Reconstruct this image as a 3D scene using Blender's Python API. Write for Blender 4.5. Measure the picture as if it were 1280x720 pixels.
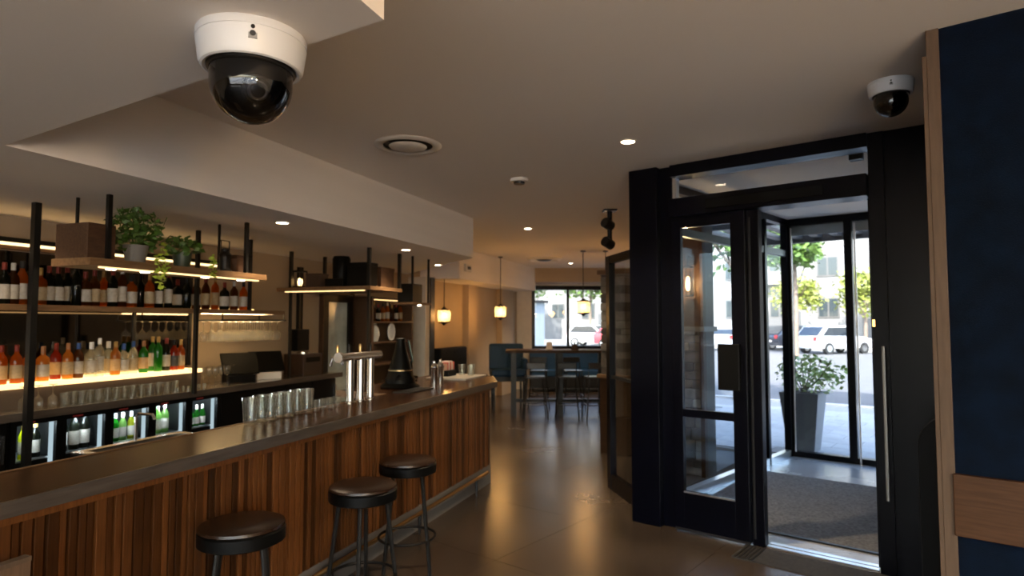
import bpy, bmesh, math, random
from mathutils import Vector, Matrix
random.seed(7)
for o in list(bpy.data.objects): bpy.data.objects.remove(o, do_unlink=True)
SC = bpy.context.scene
COL = SC.collection
R = math.radians
# ------------------------------------------------------------------ camera
cam = bpy.data.cameras.new('camera'); camo = bpy.data.objects.new('camera', cam); COL.objects.link(camo)
cam.sensor_width = 36.0; cam.lens = 36.0*780/1280; cam.clip_start = .02; cam.clip_end = 400
camo.location = (0, 0, 1.75); camo.rotation_euler = (R(90)+math.atan(43/780.), 0, 0)
cam.dof.use_dof = True; cam.dof.focus_distance = 2.3; cam.dof.aperture_fstop = 3.0
SC.camera = camo
# ------------------------------------------------------------------ world, sun, exposure
wd = bpy.data.worlds.new('sky'); SC.world = wd; wd.use_nodes = True
wn = wd.node_tree; wn.nodes.clear()
sky = wn.nodes.new('ShaderNodeTexSky'); sky.sky_type = 'NISHITA'; sky.sun_disc = False
sky.sun_elevation = R(48); sky.sun_rotation = R(200); sky.air_density = 1.0; sky.dust_density = 2.2
bgn = wn.nodes.new('ShaderNodeBackground'); bgn.inputs[1].default_value = .68
won = wn.nodes.new('ShaderNodeOutputWorld')
wn.links.new(sky.outputs[0], bgn.inputs[0]); wn.links.new(bgn.outputs[0], won.inputs[0])
sl = bpy.data.lights.new('sun', 'SUN'); sl.energy = 8.0; sl.angle = R(1.0); sl.color = (1, .95, .88)
so = bpy.data.objects.new('sun', sl); COL.objects.link(so)
so.rotation_euler = Vector((.30, .70, -.83)).to_track_quat('-Z', 'Y').to_euler(); so.location = (-10, -20, 30)
SC.view_settings.view_transform = 'Standard'; SC.view_settings.look = 'None'
SC.view_settings.gamma = 1.0; SC.view_settings.use_curve_mapping = False
SC.view_settings.exposure = 1.2
cy = SC.cycles
cy.max_bounces = 8; cy.diffuse_bounces = 5; cy.glossy_bounces = 4; cy.transmission_bounces = 4
cy.transparent_max_bounces = 24; cy.caustics_reflective = False; cy.caustics_refractive = False
cy.sample_clamp_indirect = 6.0; cy.use_denoising = True
# ------------------------------------------------------------------ frames of reference
A = R(19.72)                                   # bar direction, measured from +Y towards +X
RB = R(90)-A                                   # rotation of bar-local frame: local x along the bar, y towards the back bar
U = (math.sin(A), math.cos(A)); N = (-math.cos(A), math.sin(A))
def B(u, v, z=0): return (u*U[0]+v*N[0], u*U[1]+v*N[1], z)
RD = R(-39); OX, OY = 1.123, 5.685             # entrance frame: local x along the shopfront, y outwards
W = (math.cos(RD), math.sin(RD)); M_ = (-math.sin(RD), math.cos(RD))
def D(s, t, z=0): return (OX+s*W[0]+t*M_[0], OY+s*W[1]+t*M_[1], z)
ZC, ZS = 3.12, 2.60                            # ceiling and lowered soffit heights
# ------------------------------------------------------------------ materials
MATS = {}
def nt(name):
    m = bpy.data.materials.new(name); m.use_nodes = True; t = m.node_tree; t.nodes.clear()
    return m, t, t.nodes, t.links
def pbr(name, col, rough=.5, metal=0, var=.0, scale=8, stretch=(1,1,1), bump=0, bscale=60, spec=.5, objvar=0, coord='Object', emit=None, es=0, sheen=0, rvar=0, coat=0):
    if name in MATS: return MATS[name]
    m, t, n, l = nt(name)
    out = n.new('ShaderNodeOutputMaterial'); p = n.new('ShaderNodeBsdfPrincipled')
    l.new(p.outputs[0], out.inputs[0])
    p.inputs['Base Color'].default_value = (*col, 1); p.inputs['Roughness'].default_value = rough
    p.inputs['Metallic'].default_value = metal; p.inputs['Specular IOR Level'].default_value = spec
    if coat: p.inputs['Coat Weight'].default_value = coat; p.inputs['Coat Roughness'].default_value = .12
    if sheen: p.inputs['Sheen Weight'].default_value = sheen
    if emit: p.inputs['Emission Color'].default_value = (*emit, 1); p.inputs['Emission Strength'].default_value = es
    tc = n.new('ShaderNodeTexCoord'); mp = n.new('ShaderNodeMapping'); mp.inputs['Scale'].default_value = stretch
    l.new(tc.outputs[coord], mp.inputs[0])
    src = None
    if var or objvar or rvar:
        nz = n.new('ShaderNodeTexNoise'); nz.inputs['Scale'].default_value = scale; nz.inputs['Detail'].default_value = 5
        l.new(mp.outputs[0], nz.inputs['Vector'])
        mr = n.new('ShaderNodeMapRange'); mr.inputs[1].default_value = .3; mr.inputs[2].default_value = .7
        mr.inputs[3].default_value = 1-var; mr.inputs[4].default_value = 1+var
        l.new(nz.outputs[0], mr.inputs[0]); src = mr.outputs[0]
        if objvar:
            oi = n.new('ShaderNodeObjectInfo'); m2 = n.new('ShaderNodeMapRange')
            m2.inputs[3].default_value = 1-objvar; m2.inputs[4].default_value = 1+objvar
            l.new(oi.outputs['Random'], m2.inputs[0]); mu = n.new('ShaderNodeMath'); mu.operation = 'MULTIPLY'
            l.new(src, mu.inputs[0]); l.new(m2.outputs[0], mu.inputs[1]); src = mu.outputs[0]
        vm = n.new('ShaderNodeVectorMath'); vm.operation = 'SCALE'; vm.inputs[0].default_value = col
        l.new(src, vm.inputs['Scale']); l.new(vm.outputs[0], p.inputs['Base Color'])
        if rvar:
            m3 = n.new('ShaderNodeMapRange'); m3.inputs[1].default_value = .3; m3.inputs[2].default_value = .7
            m3.inputs[3].default_value = rough-rvar; m3.inputs[4].default_value = rough+rvar
            l.new(nz.outputs[0], m3.inputs[0]); l.new(m3.outputs[0], p.inputs['Roughness'])
    if bump:
        nb = n.new('ShaderNodeTexNoise'); nb.inputs['Scale'].default_value = bscale; nb.inputs['Detail'].default_value = 4
        l.new(mp.outputs[0], nb.inputs['Vector']); bp = n.new('ShaderNodeBump')
        bp.inputs['Strength'].default_value = bump; bp.inputs['Distance'].default_value = .01
        l.new(nb.outputs[0], bp.inputs['Height']); l.new(bp.outputs[0], p.inputs['Normal'])
    MATS[name] = m; return m
def emis(name, col, s):
    if name in MATS: return MATS[name]
    m, t, n, l = nt(name); out = n.new('ShaderNodeOutputMaterial'); e = n.new('ShaderNodeEmission')
    e.inputs[0].default_value = (*col, 1); e.inputs[1].default_value = s; l.new(e.outputs[0], out.inputs[0])
    MATS[name] = m; return m
def pane(name, tint=(.93,.95,.96), ior=1.5, rough=.0, body=None, bw=0., gain=1.):
    """thin glass: tinted transparency, Fresnel reflection and (for bottles) a little scattering of the contents"""
    if name in MATS: return MATS[name]
    m, t, n, l = nt(name); out = n.new('ShaderNodeOutputMaterial')
    tr = n.new('ShaderNodeBsdfTransparent'); tr.inputs[0].default_value = (*tint, 1)
    gl = n.new('ShaderNodeBsdfGlossy'); gl.inputs['Roughness'].default_value = rough; gl.inputs[0].default_value = (1,1,1,1)
    fr = n.new('ShaderNodeFresnel'); fr.inputs[0].default_value = ior
    mx = n.new('ShaderNodeMixShader'); base = tr.outputs[0]
    if body:
        df = n.new('ShaderNodeBsdfDiffuse'); df.inputs[0].default_value = (*body, 1)
        tl = n.new('ShaderNodeBsdfTranslucent'); tl.inputs[0].default_value = (*body, 1)
        ad = n.new('ShaderNodeMixShader'); ad.inputs[0].default_value = .9
        l.new(df.outputs[0], ad.inputs[1]); l.new(tl.outputs[0], ad.inputs[2])
        m2 = n.new('ShaderNodeMixShader'); m2.inputs[0].default_value = bw
        l.new(tr.outputs[0], m2.inputs[1]); l.new(ad.outputs[0], m2.inputs[2]); base = m2.outputs[0]
    ge = n.new('ShaderNodeNewGeometry'); iv = n.new('ShaderNodeMath'); iv.operation = 'SUBTRACT'; iv.inputs[0].default_value = 1
    l.new(ge.outputs['Backfacing'], iv.inputs[1]); fm = n.new('ShaderNodeMath'); fm.operation = 'MULTIPLY'
    l.new(fr.outputs[0], fm.inputs[0]); l.new(iv.outputs[0], fm.inputs[1]); fac = fm.outputs[0]
    if gain != 1:
        g = n.new('ShaderNodeMath'); g.operation = 'MULTIPLY'; g.use_clamp = True; g.inputs[1].default_value = gain
        l.new(fac, g.inputs[0]); fac = g.outputs[0]
    l.new(fac, mx.inputs[0]); l.new(base, mx.inputs[1]); l.new(gl.outputs[0], mx.inputs[2]); l.new(mx.outputs[0], out.inputs[0])
    MATS[name] = m; return m
def concrete(name, c1, c2, rough, rv, spec=.5, relief=True):
    if name in MATS: return MATS[name]
    m, t, n, l = nt(name); out = n.new('ShaderNodeOutputMaterial'); p = n.new('ShaderNodeBsdfPrincipled'); l.new(p.outputs[0], out.inputs[0])
    g = n.new('ShaderNodeNewGeometry')
    a = n.new('ShaderNodeTexNoise'); a.inputs['Scale'].default_value = .9; a.inputs['Detail'].default_value = 5; a.inputs['Roughness'].default_value = .5
    b = n.new('ShaderNodeTexNoise'); b.inputs['Scale'].default_value = 14; b.inputs['Detail'].default_value = 6
    l.new(g.outputs['Position'], a.inputs['Vector']); l.new(g.outputs['Position'], b.inputs['Vector'])
    ad = n.new('ShaderNodeMath'); ad.operation = 'MULTIPLY_ADD'; ad.inputs[1].default_value = .1
    l.new(b.outputs[0], ad.inputs[0]); l.new(a.outputs[0], ad.inputs[2])
    cr = n.new('ShaderNodeValToRGB'); cr.color_ramp.elements[0].position = .40; cr.color_ramp.elements[1].position = .82
    cr.color_ramp.elements[0].color = (*c1, 1); cr.color_ramp.elements[1].color = (*c2, 1)
    l.new(ad.outputs[0], cr.inputs[0]); l.new(cr.outputs[0], p.inputs['Base Color'])
    mr = n.new('ShaderNodeMapRange'); mr.inputs[1].default_value = .4; mr.inputs[2].default_value = .9
    mr.inputs[3].default_value = rough-rv; mr.inputs[4].default_value = rough+rv
    l.new(ad.outputs[0], mr.inputs[0]); l.new(mr.outputs[0], p.inputs['Roughness']); p.inputs['Specular IOR Level'].default_value = spec
    bp = n.new('ShaderNodeBump'); bp.inputs['Strength'].default_value = .012; bp.inputs['Distance'].default_value = .01
    l.new(b.outputs[0], bp.inputs['Height'])
    if relief: l.new(bp.outputs[0], p.inputs['Normal'])
    MATS[name] = m; return m
plaster = pbr('ceiling plaster', (.79,.725,.66), .85, var=.05, scale=2.2, bump=.05, bscale=25, coord='Generated')
beige = pbr('beige wall paint', (.36,.27,.18), .85, var=.06, scale=1.5)
pale = pbr('pale wall paint', (.62,.57,.5), .85, var=.05)
floorm = concrete('polished concrete', (.034,.0245,.0175), (.082,.061,.046), .27, .02, .5, False)
groove = pbr('dark joint', (.045,.036,.028), .6)
navy = pbr('navy wall paint', (.0010,.0042,.0120), .8, spec=.07, var=.4, scale=9, bump=.12, bscale=160)
frameblk = pbr('blue black powder coat', (.0010,.0013,.0038), .30, spec=.16, var=.2, scale=4)
black = pbr('black metal', (.006,.0055,.005), .42, spec=.3)
blacksat = pbr('black satin plastic', (.0025,.0025,.0025), .45, spec=.12)
steel = pbr('brushed steel', (.60,.585,.56), .24, 1, var=.06, scale=40, stretch=(1,1,12))
zinc = pbr('zinc band', (.125,.100,.082), .38, .5, spec=.3, var=.2, scale=5, stretch=(1,8,8))
lacquer = pbr('lacquered dark wood', (.050,.021,.010), .22, spec=.07, var=.35, scale=5, stretch=(.5,9,9))
slatm = pbr('red brown slat wood', (.082,.029,.0075), .42, spec=.22, var=.3, scale=6, stretch=(14,14,.9), objvar=.62)
shelfw = pbr('warm shelf wood', (.17,.095,.045), .5, spec=.3, var=.25, scale=5, stretch=(1,9,9))
oak = pbr('brown oak veneer', (.052,.024,.011), .5, spec=.15, var=.25, scale=5, stretch=(1,12,14))
trimw = pbr('pale wood trim', (.085,.056,.037), .5, spec=.2, var=.15, scale=6, stretch=(10,10,1))
boardw = pbr('pale board wood', (.11,.067,.041), .5, spec=.2, var=.2, scale=6, stretch=(14,14,1))
grayk = concrete('kick plate concrete', (.10,.092,.085), (.17,.155,.14), .5, .1)
leather = pbr('dark brown leather', (.022,.010,.005), .26, bump=.12, bscale=120, spec=.35)
cratew = pbr('dark crate wood', (.065,.032,.016), .6, spec=.3, var=.25, scale=6, stretch=(2,10,10))
whitep = pbr('white enamel plastic', (.64,.645,.66), .38)
offw = pbr('off white plastic', (.66,.62,.57), .45)
domeg = pane('smoked dome glass', (.30,.29,.28), 1.5, gain=1.2)
glassw = pane('clear window glass', (.93,.96,.97), 1.45)
glassd = pane('door glass', (.90,.94,.97), 1.45)
glassware = pane('clear drinking glass', (.90,.91,.90), 1.55, .02, (.80,.78,.72), .06, 1.7)
mirror = pbr('antique mirror', (.13,.115,.10), .04, 1, var=.15, scale=3)
warmled = emis('warm light strip', (1,.66,.30), 1.3)
warmled2 = emis('shelf light strip', (1,.62,.26), 1.2)
lampw = emis('downlight lens', (1,.80,.56), 14)
bulb = emis('pendant bulb', (1,.58,.20), 5)
coolled = emis('cool fridge light', (.75,.92,1), .3)
backlit = emis('backlit step acrylic', (1,.64,.25), 1.5)
tealv = pbr('blue leather', (.008,.036,.085), .45, spec=.25, bump=.1, bscale=90)
darkfab = pbr('dark upholstery', (.005,.006,.009), .7, spec=.15)
leafm = pbr('leaf green', (.055,.12,.014), .5, var=.5, scale=30, objvar=.1)
leafy = pbr('yellow green leaf', (.34,.44,.045), .5, var=.4, scale=30)
gunm = pbr('gunmetal', (.04,.04,.042), .38, .6)
matm = pbr('entrance mat', (.15,.147,.145), .95, var=.45, scale=45, bump=.6, bscale=240)
tilem = concrete('grey tile', (.34,.35,.36), (.48,.49,.50), .30, .08)
alu = pbr('aluminium', (.78,.78,.78), .30, 1)
# ------------------------------------------------------------------ mesh helper
class MB:
    def __init__(s): s.v = []; s.f = []
    def _add(s, vs, fs):
        k = len(s.v); s.v += [tuple(p) for p in vs]; s.f += [tuple(i+k for i in f) for f in fs]; return s
    def box(s, x0, x1, y0, y1, z0, z1, c=0):
        if c:
            a, b, d = (x0+x1)/2, (y0+y1)/2, c
            return s.prism([(x0+d,y0),(x1-d,y0),(x1,y0+d),(x1,y1-d),(x1-d,y1),(x0+d,y1),(x0,y1-d),(x0,y0+d)], z0, z1)
        return s._add([(x0,y0,z0),(x1,y0,z0),(x1,y1,z0),(x0,y1,z0),(x0,y0,z1),(x1,y0,z1),(x1,y1,z1),(x0,y1,z1)],
                      [(3,2,1,0),(4,5,6,7),(0,1,5,4),(1,2,6,5),(2,3,7,6),(3,0,4,7)])
    def prism(s, poly, z0, z1, top=None):
        n = len(poly); top = top or poly
        ar = sum(poly[i][0]*poly[(i+1) % n][1]-poly[(i+1) % n][0]*poly[i][1] for i in range(n))
        if ar < 0: poly = poly[::-1]; top = top[::-1]
        return s._add([(x,y,z0) for x,y in poly]+[(x,y,z1) for x,y in top],
                      [tuple(range(n))[::-1], tuple(range(n,2*n))]+[(i,(i+1) % n,n+(i+1) % n,n+i) for i in range(n)])
    def wall(s, p, q, th, z0, z1):
        d = Vector((q[0]-p[0], q[1]-p[1])).normalized(); nx, ny = -d.y*th, d.x*th
        return s.prism([(p[0],p[1]),(q[0],q[1]),(q[0]+nx,q[1]+ny),(p[0]+nx,p[1]+ny)], z0, z1)
    def xprism(s, poly, x0, x1):
        n = len(poly)
        ar = sum(poly[i][0]*poly[(i+1) % n][1]-poly[(i+1) % n][0]*poly[i][1] for i in range(n))
        if ar < 0: poly = poly[::-1]
        return s._add([(x0,y,z) for y,z in poly]+[(x1,y,z) for y,z in poly],
                      [tuple(range(n))[::-1], tuple(range(n,2*n))]+[(i,(i+1) % n,n+(i+1) % n,n+i) for i in range(n)])
    def yprism(s, poly, y0, y1):
        n = len(poly)
        ar = sum(poly[i][0]*poly[(i+1) % n][1]-poly[(i+1) % n][0]*poly[i][1] for i in range(n))
        if ar > 0: poly = poly[::-1]
        return s._add([(x,y0,z) for x,z in poly]+[(x,y1,z) for x,z in poly],
                      [tuple(range(n))[::-1], tuple(range(n,2*n))]+[(i,(i+1) % n,n+(i+1) % n,n+i) for i in range(n)])
    def tube(s, pts, r, n=8, closed=False):
        pts = [Vector(p) for p in pts]; k = len(pts); vs = []; fs = []
        rr = r if isinstance(r, (list, tuple)) else [r]*k
        for i, p in enumerate(pts):
            if closed: d = (pts[(i+1) % k]-pts[i-1]).normalized()
            else: d = (pts[min(i+1,k-1)]-pts[max(i-1,0)]).normalized()
            a = d.cross(Vector((0,0,1)) if abs(d.z) < .9 else Vector((1,0,0))).normalized(); b = d.cross(a)
            for j in range(n):
                t = 2*math.pi*j/n; vs.append(p+(a*math.cos(t)+b*math.sin(t))*rr[i])
        for i in range(k if closed else k-1):
            i2 = (i+1) % k
            for j in range(n): fs.append((i*n+j, i*n+(j+1) % n, i2*n+(j+1) % n, i2*n+j))
        if not closed: fs += [tuple(range(n))[::-1], tuple(range((k-1)*n, k*n))]
        # orientation is fixed by recalc in build
        return s._add(vs, fs)
    def lathe(s, prof, n=16, c=(0,0,0), cap=True):
        vs = []; fs = []; k = len(prof)
        for r, z in prof:
            for j in range(n):
                t = 2*math.pi*j/n; vs.append((c[0]+r*math.cos(t), c[1]+r*math.sin(t), c[2]+z))
        for i in range(k-1):
            for j in range(n): fs.append((i*n+j, i*n+(j+1) % n, (i+1)*n+(j+1) % n, (i+1)*n+j))
        if cap:
            if prof[0][0] > 1e-5: fs.append(tuple(range(n))[::-1])
            if prof[-1][0] > 1e-5: fs.append(tuple(range((k-1)*n, k*n)))
        return s._add(vs, fs)
    def xf(s, M):
        s.v = [tuple(M @ Vector(p)) for p in s.v]; return s
    def mesh(s, name, mat, smooth=False, bevel=0, recalc=True):
        me = bpy.data.meshes.new(name); me.from_pydata(s.v, [], s.f)
        if recalc or bevel:
            bm = bmesh.new(); bm.from_mesh(me)
            bmesh.ops.remove_doubles(bm, verts=bm.verts, dist=1e-5)
            if recalc: bmesh.ops.recalc_face_normals(bm, faces=bm.faces)
            if bevel:
                es = [e for e in bm.edges if len(e.link_faces) == 2 and e.calc_face_angle(0) > .6]
                bmesh.ops.bevel(bm, geom=es, offset=bevel, segments=2, affect='EDGES', profile=.6)
            bm.to_mesh(me); bm.free()
        if mat: me.materials.append(mat)
        if smooth:
            for p in me.polygons: p.use_smooth = True
            try: me.set_sharp_from_angle(angle=R(40))
            except Exception: pass
        me.update(); return me
    def build(s, name, mat, parent=None, loc=None, smooth=False, bevel=0, rotz=0, recalc=True):
        return put(name, s.mesh(name, mat, smooth, bevel, recalc), parent, loc, rotz)
def put(name, me, parent=None, loc=None, rotz=0, scale=None):
    o = bpy.data.objects.new(name, me); COL.objects.link(o)
    if parent: o.parent = parent
    if loc: o.location = loc
    if rotz: o.rotation_euler = (0, 0, rotz)
    if scale: o.scale = scale
    return o
LAB = {}
def tag(o, label, cat, group=None, kind=None):
    o['label'] = label; o['category'] = cat
    if group: o['group'] = group
    if kind: o['kind'] = kind
    if label in LAB and not (group and LAB[label] == group): print('DUPLICATE LABEL', label)
    LAB[label] = group; return o
def thing(name, label, cat, loc=(0,0,0), rotz=0, group=None, kind=None):
    o = bpy.data.objects.new(name, None); COL.objects.link(o); o.location = loc; o.rotation_euler = (0,0,rotz)
    o.empty_display_size = .1
    return tag(o, label, cat, group, kind)
def struct(name, mb, mat, label, loc=None, rotz=0, smooth=False, bevel=0, cat='structure'):
    return tag(mb.build(name, mat, None, loc, smooth, bevel, rotz), label, cat, None, 'structure')
ORD = 'zeroth first second third fourth fifth sixth seventh eighth ninth tenth eleventh twelfth thirteenth fourteenth fifteenth sixteenth seventeenth eighteenth nineteenth twentieth twenty-first twenty-second twenty-third twenty-fourth twenty-fifth twenty-sixth twenty-seventh twenty-eighth twenty-ninth thirtieth'.split()
def ordl(i, n): return 'leftmost' if i == 0 else 'rightmost' if i == n-1 else ORD[i+1]+' from the left'
def lamp(kind, name, parent, loc, energy, col=(1,.74,.45), size=.05, spot=None, blend=.6):
    d = bpy.data.lights.new(name, kind); d.energy = energy; d.color = col
    if kind in ('POINT', 'SPOT'): d.shadow_soft_size = size
    if spot: d.spot_size = R(spot); d.spot_blend = blend
    o = bpy.data.objects.new(name, d); COL.objects.link(o); o.location = loc
    if parent: o.parent = parent
    return o
# ================================================================== STRUCTURE
# floor: a joint-coloured base with large polished slabs laid along the shopfront direction
def inpoly(p, poly):
    c = False; n = len(poly)
    for i in range(n):
        (x0,y0),(x1,y1) = poly[i], poly[i-1]
        if (y0 > p[1]) != (y1 > p[1]) and p[0] < (x1-x0)*(p[1]-y0)/(y1-y0)+x0: c = not c
    return c
L0 = B(-6.75,5.45)[:2]; L1 = B(15.75,5.45)[:2]
room = [L0, L1, (.05,16.5), (3.35,16.5), D(0,.2)[:2], D(0,0)[:2], D(2.45,0)[:2], D(2.45,-1.66)[:2], D(5.5,-1.66)[:2], (4.36,-4.5)]
fl = struct('floor', MB().prism(room, -.12, -.006), groove, 'grey brown polished concrete floor of the bar room', cat='floor')
tm = MB().box(.002,1.198,.002,1.198,-.006,0).mesh('tile', floorm)
def clip(poly, rect):
    x0, x1, y0, y1 = rect
    for ax, lim, sg in ((0,x0,1),(0,x1,-1),(1,y0,1),(1,y1,-1)):
        out = []
        for i in range(len(poly)):
            p, q = poly[i-1], poly[i]; dp, dq = sg*(p[ax]-lim), sg*(q[ax]-lim)
            if (dp >= 0) != (dq >= 0):
                k = dp/(dp-dq); out.append((p[0]+(q[0]-p[0])*k, p[1]+(q[1]-p[1])*k))
            if dq >= 0: out.append(q)
        poly = out
        if len(poly) < 3: return []
    return poly
def toD(p): a, b = p[0]-OX, p[1]-OY; return (a*W[0]+b*W[1], a*M_[0]+b*M_[1])
roomD = [toD(p) for p in room]
for i in range(-9, 9):
    for j in range(-9, 16):
        x0, y0 = i*1.2-.35, j*1.2-1.55; cx, cy_, _ = D(x0+.6, y0+.6)
        if cy_ < .3 or abs(cx)/max(cy_,.1) > 1.7: continue
        if all(inpoly((x0+a, y0+b), roomD) for a in (0,.6,1.2) for b in (0,.6,1.2)): put('tile', tm, fl, D(x0, y0, 0), RD)
        else:
            c = clip(roomD, (x0+.002, x0+1.198, y0+.002, y0+1.198))
            if c: MB().prism([(x-x0, y-y0) for x, y in c], -.006, 0).build('tile', floorm, fl, D(x0, y0, 0), rotz=RD)
struct('floor.001', MB().prism([D(.03,.02)[:2], D(2.4,0.02)[:2], D(2.4,3.72)[:2], D(.25,3.72)[:2]], -.1, .004), tilem, 'pale grey tiled floor inside the glazed entrance lobby', cat='floor')
# ceiling slab over room and lobby; unseen rear overhang added to limit direct sun
roof = [B(-7.9,5.75)[:2], B(16.1,5.75)[:2], (3.6,16.75), (1.45,6.4), D(-.2,.85)[:2], D(.12,3.78)[:2], D(2.5,3.78)[:2], D(2.6,-1.5)[:2], D(5.8,-1.5)[:2], (5.0,-5.5)]
struct('ceiling', MB().prism(roof, ZC, ZC+.25), plaster, 'warm grey plaster ceiling of the room', cat='ceiling')
# lowered soffit, L-shaped: the bar run and the block carrying the dome camera
sof = [(-6,5.449),(-6,.93),(1.49,.917),(1.96,3.29),(7.52,3.24),(9.7,5.449)]
struct('ceiling.001', MB().prism([B(u,v)[:2] for u,v in sof], ZS, ZC-.0005), plaster, 'lowered plaster soffit over the bar with angled end', cat='ceiling')
struct('wall_upper', MB().prism(roof, ZC+.25, 10.5), pbr('outer render',(.55,.52,.48),.9), 'unseen upper storeys added above the bar to shade the footway', cat='wall')  # out of view; added so the footway lies in open shade
# walls
struct('wall_left', MB().wall(B(-7.6,5.45), B(15.75,5.45), .2, 0, ZC), beige, 'long beige wall behind the back bar', cat='wall')
bk = MB(); bk.box(-7.6,-5.6,-4.7,-4.5,0,ZC); bk.box(3.9,4.6,-4.7,-4.5,0,ZC); bk.box(-5.6,3.9,-4.7,-4.5,0,.35); bk.box(-5.6,3.9,-4.7,-4.5,2.95,ZC)
struct('wall_back', bk, pale, 'pale wall with a wide window behind the viewer', cat='wall')
wb = thing('window_3', 'wide black framed window behind the viewer', 'window', (-.85,-4.6,.35), kind='structure')
for k in range(6): MB().box(-4.75+k*1.9-.03,-4.75+k*1.9+.03,-.04,.04,0,2.6).build('mullion', frameblk, wb)
for k in range(5): MB().box(-4.72+k*1.9,-2.88+k*1.9,-.005,.005,0,2.6).build('pane', glassw, wb)
struct('wall_right', MB().wall((4.36,.8),(4.36,-4.6),.2,0,ZC), pale, 'pale side wall behind the navy partition', cat='wall')
wf = MB(); wf.box(-.4,.52,16.5,16.75,0,ZC); wf.box(3.2,3.7,16.5,16.75,0,ZC); wf.box(.52,3.2,16.5,16.75,0,1.05); wf.box(.52,3.2,16.5,16.75,2.72,ZC)
struct('wall_far', wf, pale, 'far wall around the street window', cat='wall')
struct('trim_1', MB().box(-1.3,3.4,15.7,16.499,2.76,ZC-.001), beige, 'beige beam running above the far street window', cat='beam')
struct('trim_2', MB().prism([B(10.2,5.449)[:2],B(15.3,5.449)[:2],B(15.0,4.75)[:2],B(10.4,4.75)[:2]], 2.55, ZC-.001), plaster, 'lowered bulkhead along the beige wall by the pendants', cat='beam')
for u0, u1, lab in ((12.1,12.55,'shallow beige pilaster between the two hanging lanterns'),(14.1,14.9,'wide beige pilaster beside the far street window')):
    struct('wall_pilaster', MB().box(0,u1-u0,-.14,0,0,2.55), beige, lab, B(u0,5.449), RB, cat='pilaster')
wr = MB().wall(D(.0,.2),(3.35,16.5),-.18,0,ZC)
struct('wall_front', wr, pale, 'outer wall running from the entrance to the far window', cat='wall')
w1 = thing('window_1', 'large black framed street window at the far end', 'window', (.52,16.62,1.05), kind='structure')
for x0,x1,z0,z1 in ((0,.09,0,1.67),(2.59,2.68,0,1.67),(.09,2.59,0,.08),(.09,2.59,1.56,1.67)): MB().box(x0,x1,-.06,.06,z0,z1).build('frame_bar', frameblk, w1)
MB().box(.93,1.0,-.05,.05,.08,1.56).build('mullion', frameblk, w1)
MB().box(.09,.93,-.006,.006,.08,1.56).build('pane', glassw, w1); MB().box(1.0,2.59,-.006,.006,.08,1.56).build('pane', glassw, w1)
# navy partition at the right with wooden rail and pale edge trim
nv = struct('wall_navy', MB().box(0,3.2,0,.16,0,ZC), navy, 'navy blue partition wall at the right edge', D(2.425,-1.66), RD, cat='wall')
struct('wall_return', MB().box(0,.12,0,1.64,0,ZC), navy, 'navy return wall between partition and entrance', D(2.46,-1.495), RD, cat='wall')
t3 = thing('trim_3', 'pale wooden edge trim of the navy partition', 'trim', D(2.425,-1.66), RD, kind='structure')
MB().box(-.012,.038,-.014,.0,0,ZC).build('edge_strip', trimw, t3, bevel=.003)
MB().box(-.03,-.0005,-.010,.10,0,ZC-.12).build('return_strip', trimw, t3, bevel=.003)
t4 = struct('trim_4', MB().box(0,3.1,-.035,0,.805,1.075), oak, 'wide brown wooden rail across the navy partition', D(2.425+.03,-1.66), RD, bevel=.004, cat='rail')
# ================================================================== ENTRANCE
ent = thing('door_1', 'black framed glazed entrance with open sliding door', 'door', D(0,0), RD, kind='structure')
MB().box(0,.27,-.10,.14,0,ZC-.001).build('post', frameblk, ent, bevel=.004)
MB().box(.27,.385,-.03,.10,0,ZC-.002).build('post', frameblk, ent, bevel=.004)
MB().box(1.90,2.0,-.05,.10,0,ZC-.002).build('post', frameblk, ent, bevel=.004)
MB().box(2.0,2.45,-.03,.14,0,ZC-.002).build('side_panel', frameblk, ent)
MB().box(.385,1.90,-.08,.10,3.015,ZC-.002).build('head_beam', frameblk, ent, bevel=.004)
MB().box(.385,1.90,-.12,.10,2.655,2.815).build('operator_header', frameblk, ent, bevel=.006)
MB().box(.72,1.62,-.135,-.12,2.69,2.775).build('sensor_cover', blacksat, ent, bevel=.006)
MB().box(.385,1.90,.0,.012,2.815,3.015).build('transom_pane', glassd, ent)
MB().box(.385,.415,-.02,.05,2.815,3.015).build('transom_bead', alu, ent)
MB().box(1.74,1.83,.16,.24,2.99,3.06).build('door_sensor', blacksat, ent)
# sliding leaf (closed half) and the stacked leaf at the right
lf = MB(); lf.box(.395,.475,-.075,-.025,.02,2.655); lf.box(.475,.905,-.075,-.025,2.56,2.655); lf.box(.475,.905,-.075,-.025,.02,.335); lf.box(.475,.905,-.075,-.025,.955,1.02)
leaf = lf.build('door_leaf', frameblk, ent, bevel=.003)
MB().box(.905,1.02,-.08,-.02,.02,2.655).build('lock_stile', frameblk, leaf, bevel=.004)
MB().box(.475,.905,-.054,-.046,1.02,2.56).build('upper_pane', glassd, leaf)
MB().box(.475,.905,-.054,-.046,.335,.955).build('lower_pane', glassd, leaf)
MB().box(.475,.905,-.079,-.074,.325,.337).build('glazing_bead', alu, leaf)
MB().box(.80,.975,-.125,-.08,1.205,1.575).build('lock_box', blacksat, leaf, bevel=.006)
MB().box(.40,1.02,-.085,-.075,.012,.03).build('bottom_seal', gunm, leaf)
MB().box(1.02,1.115,-.03,.06,.0,2.655).build('centre_post', frameblk, ent, bevel=.004)
MB().box(1.035,1.05,-.034,-.03,.05,2.6).build('edge_strip', gunm, ent)
st = MB().box(1.88,1.96,.02,.06,.02,2.655).build('stacked_leaf_stile', frameblk, ent)
h = MB(); h.box(1.955,1.98,-.105,-.085,.52,1.585,.004); h.build('pull_handle', pbr('dull steel',(.22,.21,.2),.35,1), ent, bevel=.003)
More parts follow.
